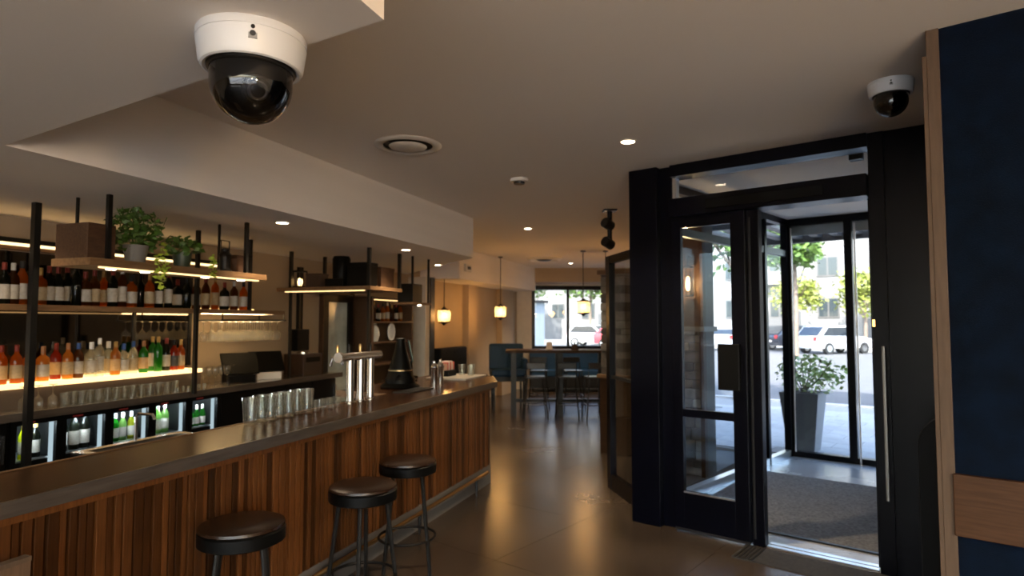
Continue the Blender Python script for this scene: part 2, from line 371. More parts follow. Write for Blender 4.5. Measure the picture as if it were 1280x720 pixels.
hb = MB(); hb.box(1.962,1.974,-.085,-.05,.62,.64); hb.box(1.962,1.974,-.085,-.05,1.46,1.48); hb.build('handle_standoff', steel, ent)
MB().box(1.125,1.90,-.02,.03,0,.012).build('threshold', alu, ent); MB().box(1.125,1.90,.05,.10,0,.012).build('threshold', alu, ent)
MB().box(1.90,1.915,-.056,-.05,1.72,1.77).build('indicator', emis('amber indicator',(1,.5,.12),2.5), ent)
# lobby glazing: angled left side and street front
side = thing('window_2', 'angled glazed left side of the entrance lobby', 'window', D(.02,.14), math.atan2(M_[1]*3.46+W[1]*.30, M_[0]*3.46+W[0]*.30), kind='structure')
SLn = math.hypot(3.46,.30)
lowref = pane('low reflection glass', (.95,.97,.98), 1.45, gain=.25)
for x0,x1 in ((0,.05),(2.72,2.78),(SLn-.05,SLn)): MB().box(x0,x1,-.04,.04,0,ZC-.002).build('post', frameblk, side)
for x0,x1 in ((.05,2.72),(2.78,SLn-.05)):
    MB().box(x0,x1,-.04,.04,.0,.09).build('sill', alu, side); MB().box(x0,x1,-.03,.03,2.62,2.70).build('transom_rail', gunm, side); MB().box(x0,x1,-.04,.04,3.04,ZC-.002).build('head_rail', frameblk, side)
    MB().box(x0,x1,-.006,.006,.09,2.62).build('pane', lowref, side); MB().box(x0,x1,-.006,.006,2.70,3.04).build('pane', lowref, side)
fr = thing('window_4', 'black framed glass front of the entrance lobby facing the street', 'window', D(.36,3.66), RD, kind='structure')
for x0,x1 in ((-.08,.03),(.665,.755),(1.72,1.82)): MB().box(x0,x1,-.05,.05,0,ZC-.002).build('post', frameblk, fr)
MB().box(.78,.80,-.06,-.045,0,3.0).build('glazing_bead', alu, fr); MB().box(.03,.045,-.06,-.045,0.07,3.0).build('glazing_bead', alu, fr)
for x0,x1 in ((.03,.665),(.755,1.72)):
    MB().box(x0,x1,-.05,.05,0,.075).build('bottom_rail', frameblk, fr); MB().box(x0,x1,-.05,.05,3.03,ZC-.002).build('head_rail', frameblk, fr)
    MB().box(x0,x1,-.006,.006,.075,3.03).build('pane', glassw, fr)
    MB().box(x0,x1,.02,.035,2.90,3.03).build('roller_blind', pbr('grey blind',(.42,.43,.44),.8), fr)
struct('wall_lobby', MB().box(0,.12,0,3.6,0,ZC-.002), pbr('lobby wall paint',(.16,.16,.17),.8), 'plain grey side wall of the entrance lobby', D(2.25,.14), RD, cat='wall')
mt = thing('entrance_mat', 'dark grey ribbed mat filling the entrance lobby floor', 'mat', D(.25,.35,.004), RD)
MB().box(0,1.85,0,2.15,0,.012).build('pile', matm, mt); MB().box(-.03,1.88,-.03,0,0,.014).build('border', black, mt)
im = thing('door_mat', 'dark recessed mat strip inside the open door', 'mat', D(.98,-.40,0), RD)
MB().box(0,1.05,0,.33,0,.008).build('pile', pbr('dark door mat',(.03,.028,.026),.9,var=.4,scale=45,bump=.5,bscale=240), im)
for k in range(5): MB().box(.02+k*.03,.035+k*.03,.0,.33,.008,.011).build('rib', gunm, im)
# interior glass screen left of the entrance post
scr = thing('glass_screen', 'narrow black framed glass screen left of the entrance post', 'screen', D(-.72,.77), math.atan2(OY-D(-.72,.77)[1]+.16, OX-D(-.72,.77)[0]+.10))
for x0,x1 in ((0,.10),(.86,.92)): MB().box(x0,x1,-.035,.035,0,2.46).build('post', frameblk, scr, bevel=.003)
MB().box(.10,.86,-.03,.03,0,.16).build('bottom_rail', frameblk, scr); MB().box(.10,.86,-.03,.03,2.38,2.46).build('top_rail', frameblk, scr); MB().box(.10,.86,-.025,.025,1.16,1.19).build('middle_rail', gunm, scr)
MB().box(.10,.86,-.005,.005,.16,1.16).build('pane', glassd, scr); MB().box(.10,.86,-.005,.005,1.19,2.38).build('pane', glassd, scr)
# stone clad pier seen through that screen
def stones(parent, x0, x1, y0, y1, z0, z1, hh, seed):
    rnd = random.Random(seed); ms = [pbr('stone %d' % k, c, .85, var=.3, scale=9, bump=.5, bscale=30) for k, c in enumerate(((.22,.19,.16),(.13,.11,.095),(.30,.27,.23),(.09,.075,.065)))]
    z = z0
    while z < z1-.02:
        h2 = min(hh*rnd.uniform(.75,1.3), z1-z); x = x0
        while x < x1-.01:
            w2 = rnd.uniform(.10,.22); w2 = x1-x if x1-x-w2 < .07 else w2
            d = rnd.uniform(.0,.02)
            MB().box(x+.004,x+w2-.004,y0-d,y1+d,z+.004,z+h2-.004).build('stone', ms[rnd.randrange(4)], parent, bevel=.006); x += w2
        z += h2
pr = thing('stone_pier', 'stone pier on a wooden base behind the glass screen', 'pier', (1.40,8.55,0), RD)
MB().box(-.14,.26,-.16,.16,0,1.0).build('base', oak, pr); MB().box(-.17,.29,-.19,.19,1.0,1.05).build('ledge', shelfw, pr)
MB().box(-.12,.24,-.12,.12,1.05,2.45).build('core', groove, pr); stones(pr, -.13,.25,-.14,.14,1.05,2.40,.10,3); MB().box(-.16,.28,-.18,.18,2.40,2.46).build('cap', shelfw, pr)
# ================================================================== BAR
bf = thing('bar_counter_front', 'bar front clad in red brown vertical wooden slats', 'bar counter', B(.6,2.56), RB)
MB().prism([(0,.02),(5.82,.02),(6.40,.32),(6.40,.92),(4.55,.92),(4.45,.42),(0,.42)], .2, 1.04).build('carcass', pbr('dark carcass',(.008,.004,.002),.8,spec=.1), bf)
MB().prism([(0,.0),(5.85,.0),(6.42,.31),(6.42,.92),(4.6,.92),(4.5,.42),(0,.42)], 0, .2).build('kick_plate', grayk, bf)
sm = [MB().box(0,w2,0,th,0,.84).mesh('slat', slatm, bevel=.003) for w2, th in ((.030,.022),(.036,.018),(.043,.025),(.026,.016))]
x = .0; rnd = random.Random(11)
while x < 5.80:
    k = rnd.randrange(4); w2 = (.030,.036,.043,.026)[k]
    put('slat', sm[k], bf, (x, .02-(.022,.018,.025,.016)[k], .2)); x += w2+.009
MB().box(0,5.83,-.012,.02,1.0,1.04).build('top_rail', slatm, bf)
ea = math.atan2(.30,.58); x = .0
while x < .63:
    k = rnd.randrange(4); w2 = (.030,.036,.043,.026)[k]; th = (.022,.018,.025,.016)[k]
    put('slat', sm[k], bf, (5.82+math.cos(ea)*x+math.sin(ea)*th, .02+math.sin(ea)*x-math.cos(ea)*th, .2), ea); x += w2+.009
bt = thing('bar_worktop', 'long dark lacquered bar top with zinc front edge', 'bar top', B(.6,2.50,1.04), RB)
MB().prism([(-.1,.012),(5.86,.0),(6.50,.30),(6.50,1.1),(4.5,1.1),(4.4,.51),(-.1,.51)], 0, .058).build('slab', lacquer, bt, bevel=.004)
MB().prism([(-.1,0),(5.87,-.012),(6.512,.292),(6.512,1.1),(6.50,1.1),(6.50,.30),(5.86,.0),(-.1,.012)], 0, .061).build('edge_band', zinc, bt, bevel=.002)
MB().prism([(-.1,.51),(4.4,.51),(4.5,1.1),(4.49,1.11),(4.39,.522),(-.1,.522)], 0, .062).build('rear_edge', shelfw, bt)
fo = thing('foot_rail', 'brass foot rail along the base of the bar', 'rail', B(.8,2.495,0), RB)
MB().tube([(0,0,.17),(5.4,0,.17)], .017, 10).build('rail', pbr('aged brass',(.55,.36,.16),.3,1), fo, smooth=True)
for k in range(5): MB().tube([(.3+k*1.2,0,.17),(.3+k*1.2,.0,.0)], .014, 8).build('bracket', black, fo)
# bar stools
def stool(loc, rz, label):
    t = thing('bar_stool', label, 'bar stool', loc, rz, 'bar stools along the bar front')
    MB().lathe([(0,.705),(.185,.705),(.198,.712),(.198,.765),(.19,.772),(0,.772)], 32).build('seat_rim', blacksat, t, smooth=True)
    MB().lathe([(.0,.770),(.186,.770),(.197,.778),(.194,.79),(.17,.799),(.1,.803),(0,.803)], 32).build('seat_cushion', leather, t, smooth=True)
    for k in range(4):
        a = math.pi/4+k*math.pi/2; c, s_ = math.cos(a), math.sin(a)
        MB().tube([(c*.135,s_*.135,.71),(c*.225,s_*.225,.006)], [.0135,.0125], 8).build('leg', black, t, smooth=True)
    MB().tube([(.195*math.cos(i*math.pi/14), .195*math.sin(i*math.pi/14), .27) for i in range(28)], .009, 6, True).build('foot_ring', black, t, smooth=True)
    return t
stool((-1.293,3.049,0), .35, 'round black leather bar stool nearest the camera by the bar')
stool((-.880,3.750,0), .9, 'middle one of the three round black stools at the bar')
stool((-.728,4.424,0), .15, 'farthest of the three round black stools at the bar')
bd = thing('wooden_screen', 'pale wooden board standing in front of the bar at bottom left', 'screen', B(.55,2.15), RB)
MB().box(0,.86,0,.03,.12,.985).build('panel', boardw, bd); MB().box(0,.862,-.002,.032,.985,1.0).build('top_edge', trimw, bd)
for xx in (.02,.78): MB().box(xx,xx+.05,-.12,.15,0,.12).build('foot', boardw, bd)
# ================================================================== BACK BAR
bc = thing('back_counter', 'steel topped back counter behind the bar', 'counter', B(-.5,4.85,0), RB)
MB().box(0,7.45,0,.585,1.05,1.10).build('worktop', steel, bc, bevel=.004)
MB().box(-.01,7.46,-.012,0,1.045,1.102).build('front_edge', zinc, bc)
def cabinet(u0, u1, label):
    t = thing('back_bar_cabinet', label, 'cabinet', B(u0,4.90), RB)
    MB().box(0,u1-u0,.02,.53,0,1.045).build('body', black, t)
    n = max(1, round((u1-u0)/.5)); w2 = (u1-u0)/n
    for k in range(n):
        d = MB().box(k*w2+.006,(k+1)*w2-.006,0,.019,.1,1.03).build('door', blacksat, t, bevel=.002)
        MB().box((k+1)*w2-.05,(k+1)*w2-.035,-.03,-.0,.75,.95).build('handle', steel, d)
cabinet(.0,3.02,'black cupboards under the back counter left of the fridges')
cabinet(4.975,6.9,'black cupboards under the back counter right of the fridges')
FU = [3.04,3.40,3.79,4.195,4.59,4.97]
fl_names = ['leftmost glass door fridge with yellow bottles under the counter','second fridge from left with two red labelled wine bottles','middle one of the five under-counter fridges','fourth under-counter fridge with white labelled bottles','rightmost glass door fridge with four small green bottles']
for k in range(5):
    u0, u1 = FU[k]+.004, FU[k+1]-.004; w2 = u1-u0
    t = thing('bottle_fridge', fl_names[k], 'fridge', B(u0,4.90), RB, 'under-counter bottle fridges')
    c = MB(); c.box(0,.02,.03,.53,0,1.04); c.box(w2-.02,w2,.03,.53,0,1.04); c.box(.02,w2-.02,.03,.53,0,.1); c.box(.02,w2-.02,.03,.53,1.02,1.04); c.box(.02,w2-.02,.51,.53,.1,1.02)
    c.build('body', black, t)
    MB().box(.02,w2-.02,.49,.51,.1,1.02).build('liner', pbr('fridge liner',(.75,.82,.86),.4), t)
    MB().box(w2-.045,w2-.022,.05,.07,.2,1.0).build('light_tube', coolled, t); lamp('POINT','lamp',t,(w2*.5,.10,.97),2.2,(.8,.93,1),.03)  # point lamp added to brighten the fridge interior
    MB().box(.03,w2-.05,.035,.06,1.0,1.018).build('hidden_fill_strip', emis('added fridge fill',(.8,.93,1),22.0), t)  # strip added behind the door rail to light the bottles from above
    for z in (.42,.72): MB().box(.02,w2-.046,.07,.48,z,z+.012).build('shelf', alu, t)
    d = MB(); d.box(0,.035,0,.028,.06,1.035); d.box(w2-.035,w2,0,.028,.06,1.035); d.box(.035,w2-.035,0,.028,.06,.11); d.box(.035,w2-.035,0,.028,1.0,1.035)
    dd = d.build('door', blacksat, t); MB().box(.035,w2-.035,.01,.018,.11,1.0).build('pane', glassw, dd)
    MB().box(.08,.16,-.002,0,1.01,1.022).build('badge', pbr('red badge',(.35,.03,.03),.4), dd)
# backlit step
sp = thing('backlit_bottle_step', 'glowing backlit step carrying spirit bottles on the back counter', 'bottle step', B(2.4,5.10,1.10), RB)
MB().box(0,2.52,.012,.345,0,.165).build('body', pbr('step body',(.12,.085,.06),.4), sp); MB().box(0,2.52,.0,.345,.165,.185).build('lit_top', backlit, sp)
MB().box(0,2.52,-.006,.012,.15,.187).build('light_strip', warmled2, sp)
mr_ = thing('back_bar_mirror', 'dark antique mirror behind the spirit bottles', 'mirror', B(.5,5.43,1.30), RB)
MB().box(0,4.55,0,.019,0,1.02).build('glass', mirror, mr_)
for xx in (1.3,2.6,3.9,4.55): MB().box(xx,xx+.03,-.012,.019,0,1.02).build('mullion', black, mr_)
# hanging shelves
s2 = thing('bottle_shelf', 'long wooden wall shelf of bottles above the lit step', 'shelf', B(1.0,4.70,1.845), RB)
MB().box(0,4.65,0,.40,0,.03).build('board', shelfw, s2); MB().box(0,4.65,-.008,0,-.012,.032).build('front_lip', shelfw, s2)
MB().box(1.2,4.3,.02,.04,-.010,0).build('light_strip', warmled2, s2); MB().box(1.2,4.6,.375,.39,.03,.05).build('rear_light', emis('rear shelf light',(1,.6,.2),1.6), s2); MB().box(3.78,4.62,.10,.14,-.010,0).build('light_strip', emis('added rack glow strip',(1,.66,.3),14), s2); MB().box(3.78,4.62,.24,.28,-.010,0).build('light_strip', emis('added rack glow strip',(1,.66,.3),14), s2)  # the two strong rack strips are added to make the stemware glow
def posts(name, lab, pts, z0, z1, r=.022):
    t = thing(name, lab, 'post', B(*pts[0],z0), RB)
    for u, v in pts: MB().box(u-pts[0][0]-r,u-pts[0][0]+r,v-pts[0][1]-r,v-pts[0][1]+r,0,z1-z0).build('post', black, t)
posts('shelf_frame', 'tall black square post at the left end of the back bar', [(3.0,4.665)], 0, ZS)
posts('shelf_frame', 'black square post rising beside the green bottles', [(4.42,4.665)], 1.10, ZS, .016)
posts('shelf_frame', 'thin black post at the right end of the bottle shelf', [(5.10,4.68)], 1.875, ZS, .014)
r1 = thing('hanging_shelf', 'hanging wooden shelf with crate and plants over the back bar', 'shelf', B(2.83,3.88,2.118), RB)
MB().box(0,1.6,0,.36,0,.05).build('board', shelfw, r1, bevel=.003)
for u, v in ((.14,.03),(1.38,.03)): MB().box(u-.014,u+.014,v-.014,v+.014,.05,ZS-2.118).build('hanger', black, r1)
for u in (.14,1.38): MB().box(u-.008,u+.008,.32,.336,.05,ZS-2.118).build('hanger', black, r1)
MB().box(.1,1.55,.04,.06,-.01,0).build('light_strip', warmled2, r1)
for u in (.22,.48,1.02,1.4): MB().lathe([(0,0),(.03,0),(.03,-.012),(0,-.012)],12,(u,.10,-.0)).build('puck_light', lampw, r1)
r2 = thing('hanging_shelf', 'hanging wooden shelf with black appliances beside the stemware', 'shelf', B(6.08,3.88,2.12), RB)
MB().box(0,.72,0,1.30,0,.045).build('board', shelfw, r2, bevel=.003)
for u, v in ((.02,.03),(.70,.03),(.05,1.13),(.70,1.13)): MB().box(u-.018,u+.018,v-.018,v+.018,.045,ZS-2.12).build('hanger', black, r2)
for v0,v1 in ((.06,.09),(.3,.32)): MB().box(.03,.05,.1,1.2,-.01,0).build('light_strip', warmled2, r2); break
for u, v in ((.02,.03),(.05,1.13)): MB().box(u-.014,u+.014,v-.014,v+.014,-1.02,0).build('lower_post', black, r2)
r3 = thing('hanging_shelf', 'small hanging shelf with a black speaker at the far bar end', 'shelf', B(7.05,3.86,1.98), RB)
MB().box(0,.5,0,.34,0,.03).build('board', shelfw, r3)
for u in (.03,.47): MB().box(u-.012,u+.012,.02,.044,.03,ZS-1.98).build('hanger', black, r3)
MB().lathe([(0,0),(.02,0),(.02,-.012),(0,-.012)],10,(.25,.05,0)).build('puck_light', lampw, r3)
ls = thing('light_trough', 'glowing light trough high on the wall behind the crate', 'light', B(2.2,5.36,2.36), RB)
MB().box(0,3.2,.0,.089,.02,.06).build('housing', black, ls); MB().box(0,3.2,-.006,.03,-.0,.02).build('light_strip', warmled, ls); MB().box(0,3.2,.03,.089,-.03,.02).build('reflector', cratew, ls)
# ------------------------------------------------------------------ bottles
BOT = {}
PROF = {'spirit': [(.0,0),(.036,0),(.039,.006),(.039,.175),(.034,.20),(.016,.228),(.014,.285),(.0145,.29),(0,.29)],
        'square': [(.0,0),(.042,0),(.045,.006),(.045,.165),(.040,.185),(.017,.205),(.0155,.265),(.0165,.27),(0,.27)],
        'wine':   [(.0,0),(.035,0),(.0375,.006),(.0375,.19),(.031,.215),(.0155,.25),(.0145,.305),(0,.31)],
        'tall':   [(.0,0),(.033,0),(.036,.006),(.036,.215),(.030,.24),(.014,.262),(.013,.325),(0,.325)],
        'beer':   [(.0,0),(.028,0),(.030,.005),(.030,.12),(.024,.15),(.0125,.185),(.012,.22),(0,.222)]}
GL = {'amber': pane('amber whisky', (.40,.13,.015), 1.5, .02, (.70,.22,.02), .5, .35), 'gold': pane('golden spirit', (.60,.30,.05), 1.5, .02, (.80,.40,.07), .5, .35),
      'brown': pane('brown bottle glass', (.16,.065,.02), 1.5, .02, (.26,.09,.018), .4, .35), 'clear': pane('clear spirit', (.86,.88,.86), 1.55, .02, (.85,.82,.74), .25, .5),
      'green': pane('green bottle glass', (.05,.33,.06), 1.5, .02, (.07,.45,.06), .4, .35), 'dark': pane('dark bottle glass', (.03,.035,.02), 1.5, .03, (.03,.035,.02), .5, .35),
      'red': pane('red liqueur', (.40,.05,.012), 1.5, .02, (.55,.08,.015), .5, .35), 'yellow': pane('yellow green bottle', (.55,.6,.04), 1.5, .02, (.75,.78,.05), .55, .35),
      'ltgreen': pane('pale green bottle', (.35,.6,.22), 1.5, .02, (.45,.7,.25), .5, .35)}
LBM = {k: pbr('label '+k, c, .7, var=.12, scale=60) for k, c in {'white': (.34,.31,.27), 'cream': (.30,.23,.14), 'black': (.03,.03,.03), 'red': (.4,.05,.04), 'tan': (.42,.27,.13)}.items()}
CPM = {k: pbr('cap '+k, c, .4, spec=.15) for k, c in {'red': (.16,.022,.014), 'black': (.01,.01,.01), 'gold': (.32,.2,.06), 'blue': (.03,.07,.22), 'white': (.4,.38,.35), 'brown': (.28,.13,.06), 'silver': (.6,.6,.6)}.items()}
def bottle(kind, g, lb, cp, loc, label, group, sc=1.0, rz=0):
    t = thing('bottle', label, 'bottle', loc, rz, group); t.scale = (sc,sc,sc)
    p = PROF[kind]; n = 14
    if (kind,g) not in BOT: BOT[kind,g] = MB().lathe(p, n).mesh('body', GL[g], True)
    put('body', BOT[kind,g], t)
    r = p[3][0]; h2 = p[3][1]
    if lb:
        if ('l',kind,lb) not in BOT: BOT['l',kind,lb] = MB().lathe([(r+.0008,h2*.22),(r+.0008,h2*.80)], n, cap=False).mesh('label', LBM[lb], True, recalc=False)
        put('label', BOT['l',kind,lb], t)
    if cp:
        top = p[-1][1]; rn = p[-3][0]
        if ('c',kind,cp) not in BOT: BOT['c',kind,cp] = MB().lathe([(rn+.0015,top-.05),(rn+.0015,top+.002),(rn*.8,top+.005),(0,top+.005)], n).mesh('cap', CPM[cp], True)
        put('cap', BOT['c',kind,cp], t)
    return t
def ux(px, v, z=1.9):      # along-bar coordinate of an upright item that shows at column px of the photograph
    f = 780.*v/(math.cos(A)*(920-px)); return (f-v*math.sin(A))/math.cos(A)
step = [(5,'amber','spirit','tan','red'),(24,'amber','spirit','cream','red'),(40,'amber','square','cream','black'),(57,'gold','square','white','brown'),(73,'red','spirit','tan','red'),
        (88,'gold','spirit','cream','brown'),(101,'brown','spirit','white','blue'),(117,'clear','square','white','silver'),(127,'clear','tall','white','silver'),(138,'clear','square','cream','silver'),
        (147,'gold','spirit','tan','gold'),(157,'clear','square','white','blue'),(169,'clear','spirit','cream','blue'),(182,'green','spirit','tan','brown'),(193,'green','tall','white','gold'),
        (200,'green','tall',None,'gold'),(210,'dark','wine','white','red'),(220,'red','spirit','black','black'),(228,'amber','spirit','cream','gold')]
cw = {'amber':'amber','gold':'golden','red':'red','brown':'brown','clear':'clear','green':'green','dark':'dark','yellow':'yellow','ltgreen':'pale green'}
def blabel(i, n, g, lb, cp, where):
    if lb: return '%s bottle with %s label and %s cap, %s %s' % (cw[g], lb, cp, ordl(i,n), where)
    return 'plain %s bottle with %s cap, %s %s' % (cw[g], cp, ordl(i,n), where)
for i, (px,g,k,lb,cp) in enumerate(step):
    v = 5.20 if i % 5 != 4 else 5.27
    bottle(k, g, lb, cp, B(ux(px,v), v, 1.285), blabel(i,len(step),g,lb,cp,'on the lit step'), 'spirit bottles on the lit step', 1.08 if px in (117,138) else 1.0, random.uniform(0,6))
rnd = random.Random(5)
pat = [('dark','white','red'),('amber','white','black'),('brown','white','red'),('amber','cream','gold'),('dark','white','red'),('brown','white','white'),('dark',None,'black'),('brown','cream','red'),('dark','white','red')]
n2 = 27
for i in range(n2):
    px = 4+i*(306-4)/(n2-1)-3*math.sin(i*.1); v = 4.80 if i % 4 != 3 else 4.88
    g, lb, cp = pat[(i*5+i//4) % 9]; k = ('spirit','wine','square','spirit','tall')[(i*3) % 5]
    bottle(k, g, lb, cp, B(ux(px,v), v, 1.875), blabel(i,n2,g,lb,cp,'on the upper shelf'), 'bottles on the upper shelf', 1.0, rnd.uniform(0,6))
fb = [(0,[('yellow',.075),('yellow',.165),('dark',.25)],'wine',.85),(1,[('dark',.09),('dark',.185),('dark',.27)],'wine',.98),(2,[('ltgreen',.08),('green',.15),('ltgreen',.22),('yellow',.30)],'wine',.75),(3,[('ltgreen',.08),('ltgreen',.16),('ltgreen',.24)],'wine',.85),(4,[('green',.07),('green',.14),('green',.21),('green',.28)],'beer',.9)]
fn = ['leftmost fridge','second fridge from left','middle fridge','fourth fridge from left','rightmost fridge']
for f, lst, k, sc in fb:
    for i, (g, du) in enumerate(lst):
        bottle(k, g, 'white', ('gold','red','silver','silver','white')[f], B(FU[f]+.004+du,4.90+.13,.733), '%s bottle with white label, %s in the %s' % (cw[g], ordl(i,len(lst)), fn[f]), 'bottles in the fridges', sc)
# ------------------------------------------------------------------ glassware
GM = {'tumbler': MB().lathe([(0,.004),(.028,0),(.034,.10),(.036,.10),(.030,-.001)],14,cap=False).mesh('glass', glassware, True, recalc=False),
      'pint': MB().lathe([(0,.006),(.033,.0),(.036,.03),(.044,.155),(.0425,.155),(.034,.03),(.030,.012),(0,.012)],18,cap=False).mesh('glass', glassware, True, recalc=False)}
wp = [(.0,0),(.034,.001),(.033,.004),(.005,.010),(.0042,.085),(.012,.095),(.034,.120),(.039,.150),(.036,.185),(.031,.205)]
GM['wine'] = MB().lathe(wp,14,cap=False).mesh('glass', glassware, True, recalc=False)
GM['wineup'] = MB().lathe([(r,.205-z) for r,z in wp],14,cap=False).mesh('glass', pane('stemware glass', (.88,.88,.86), 1.55, .02, (.9,.86,.78), .14, 2.2), True, recalc=False)
def glass(name, kind, loc, label, group, sc=1.0):
    o = put(name, GM[kind], None, loc, 0, (sc,sc,sc)); return tag(o, label, 'glass', group)
for i, px in enumerate((35,53,71)):
    glass('wine_glass','wineup', B(ux(px,4.98),4.98,1.10), 'upturned wine glass on the counter before the lit step, %s of three' % ordl(i,3), 'upturned wine glasses before the step', .85)
for i in range(14):
    px = 86+i*10.5; v = 5.0 if i % 2 else 4.96
    glass('tumbler','tumbler', B(ux(px,v),v,1.10), 'clear tumbler in the row before the lit step, %s' % ordl(i,14), 'tumblers in front of the lit step', 1.0)
for i in range(8):
    px = 242+i*7.4; v = 5.10+.06*(i % 2)
    glass('wine_glass','wine', B(ux(px,v),v,1.10), 'wine glass standing right of the lit step, %s' % ordl(i,8), 'wine glasses standing on the back counter', .95)
for i in range(6):
    px = 226+i*6.5
    glass('shot_glass','tumbler', B(ux(px,4.93),4.93,1.10), 'small upturned glass at the counter edge, %s of six' % ordl(i,6), 'small glasses at the counter edge', .5)
rk = thing('stemware_rack', 'hanging rack holding upside down wine glasses under the shelf', 'rack', B(4.80,4.72,1.76), RB)
for k in range(10): MB().box(k*.098-.008,k*.098+.008,0,.36,0,.008).build('rail', black, rk)
MB().box(-.02,.91,.0,.02,.008,.02).build('crossbar', black, rk); MB().box(-.02,.91,.34,.36,.008,.02).build('crossbar', black, rk)
for u in (.0,.88):
    for v in (.01,.35): MB().box(u-.005,u+.005,v-.005,v+.005,.02,.085).build('hanger', black, rk)
for j in range(3):
    for i in range(9):
        glass('wine_glass','wineup', B(4.80+.049+i*.098,4.78+j*.12,1.556), 'upside down wine glass hanging in the rack, %s of the %s row' % (ordl(i,9), ('front','middle','rear')[j]), 'hanging wine glasses', 1.0)
pints = [(316,2.90),(329,2.93),(341,2.90),(352,2.93),(363,2.90),(374,2.93),(386,2.90)]
for i, (px, v) in enumerate(pints):
    glass('pint_glass','pint', B(ux(px,v),v,1.101), 'empty pint glass on the bar left of the beer taps, %s' % ordl(i,7), 'pint glasses on the bar', 1.12)
for i in range(4):
    px = 397+i*9
    glass('short_tumbler','tumbler', B(ux(px,2.92),2.92,1.101), 'short tumbler between the pint glasses and taps, %s' % ordl(i,4), 'short tumblers by the taps', .8)
for i, (u, v) in enumerate(((6.86,2.98),(6.98,3.02),(6.92,3.12))):
    glass('water_glass','tumbler', B(u,v,1.122), 'clear tumbler on the slab at the bar end, %s' % ordl(i,3), 'tumblers at the bar end', 1.25)
us = thing('underbar_sink', 'steel sink bench behind the bar with a small faucet', 'sink', B(2.75,3.28,-.05), RB)
MB().box(0,.8,.35,.60,.05,.99).build('cabinet', black, us); k_ = MB(); k_.box(0,.8,0,.06,.90,1.0); k_.box(0,.8,.54,.60,.90,1.0); k_.box(0,.06,.06,.54,.90,1.0); k_.box(.74,.8,.06,.54,.90,1.0); k_.build('rim', steel, us)
MB().box(.06,.74,.06,.35,.84,.86).build('basin', steel, us); MB().box(0,.8,0,.34,.05,.09).build('plinth', black, us)
for x in (.02,.75): MB().box(x,x+.03,.02,.05,.09,.90).build('leg', steel, us)
MB().tube([(.42,.57,1.0),(.42,.57,1.16),(.42,.55,1.18),(.42,.42,1.18),(.42,.40,1.15)], .010, 8).build('faucet', steel, us, smooth=True)
# beer taps
tp = thing('beer_tap_tower', 'chrome beer tower with three columns on the bar', 'beer taps', B(4.36,2.96,1.098), RB)
chrome = pbr('polished chrome', (.85,.83,.80), .14, .85)
for k in range(3):
    MB().lathe([(0,0),(.042,0),(.042,.008),(.032,.014),(.0305,.02),(.0305,.36),(0,.36)],20,(k*.15,0,0)).build('column', steel, tp, smooth=True)
MB().tube([(-.14,0,.372),(.44,0,.372)], .034, 16).build('crossbar', chrome, tp, smooth=True)
MB().tube([(-.17,0,.372),(-.14,0,.372)], .042, 16).build('end_cap', chrome, tp, smooth=True)
for k in range(4):
    x = -.09+k*.16
    f = MB().tube([(x,.03,.372),(x,.11,.365),(x,.125,.30)], .011, 8).build('faucet', steel, tp, smooth=True)
    MB().lathe([(0,.40),(.011,.40),(.014,.45),(.008,.47),(0,.47)],10,(x,.06,0)).build('lever', black if k % 2 else pbr('brass knob',(.6,.42,.2),.3,1), f, smooth=True)
dt_ = thing('drip_tray', 'flat steel drip tray behind the beer taps', 'tray', B(5.08,2.82,1.098), RB)
MB().box(0,.5,0,.17,0,.012).build('tray', gunm, dt_, bevel=.003)
for k in range(9): MB().box(.03+k*.05,.05+k*.05,.015,.155,.012,.016).build('slot', black, dt_)
# bar-end clutter
gr = thing('coffee_grinder', 'black cone shaped coffee grinder at the far end of the bar', 'grinder', B(5.55,3.18,1.098), RB)
MB().lathe([(0,0),(.19,0),(.20,.015),(.18,.035),(.15,.05),(.15,.09),(.125,.13),(.12,.19),(0,.19)],22).build('body', blacksat, gr, smooth=True)
MB().lathe([(.11,.19),(.10,.24),(.065,.36),(.045,.46),(.047,.49),(0,.50)],20).build('hopper', blacksat, gr, smooth=True)
MB().tube([(.10,-.04,.11),(.20,-.08,.09)], .016, 8).build('handle', black, gr); MB().lathe([(.1215,.17),(.1215,.18)],22,cap=False).build('brass_band', pbr('brass knob',(.6,.42,.2),.3,1), gr)
MB().tube([(-.10,-.05,.13),(-.19,-.07,.10)], .014, 8).build('handle', black, gr)
tb = thing('tablet_stand', 'tilted tablet screen on a stand near the shakers', 'tablet', B(6.3,3.45,1.098), RB+.5)
MB().box(-.07,.07,-.05,.05,0,.012).build('base', blacksat, tb); MB().tube([(0,0,.012),(0,.02,.22)], .012, 8).build('stem', blacksat, tb)
q = MB().box(-.09,.09,-.008,.008,-.13,.13).xf(Matrix.Translation((0,.03,.33)) @ Matrix.Rotation(R(-12),4,'X')).build('frame', blacksat, tb)
MB().box(-.078,.078,-.010,-.0082,-.115,.115).xf(Matrix.Translation((0,.03,.33)) @ Matrix.Rotation(R(-12),4,'X')).build('screen', emis('tablet screen',(.45,.55,.38),.28), q)
for i, (u, v) in enumerate(((6.10,3.08),(6.33,3.12))):
    t = thing('cocktail_shaker', ('steel cocktail shaker beside the coffee grinder','steel cocktail shaker nearest the sachet box')[i], 'shaker', B(u,v,1.098), 0, 'cocktail shakers')
    MB().lathe([(0,0),(.036,0),(.044,.16),(.046,.165),(.046,.17),(.036,.172),(0,.172)],20).build('body', steel, t, smooth=True)
    MB().lathe([(.036,.171),(.03,.20),(.016,.212),(.016,.235),(0,.238)],18).build('lid', steel, t, smooth=True)
sb = thing('marble_slab', 'low pale stone slab at the end of the bar', 'slab', B(6.45,2.86,1.098), RB)
MB().box(0,.6,0,.5,0,.022).build('slab', pbr('pale slab',(.5,.47,.43),.3,var=.15,scale=7), sb, bevel=.004)
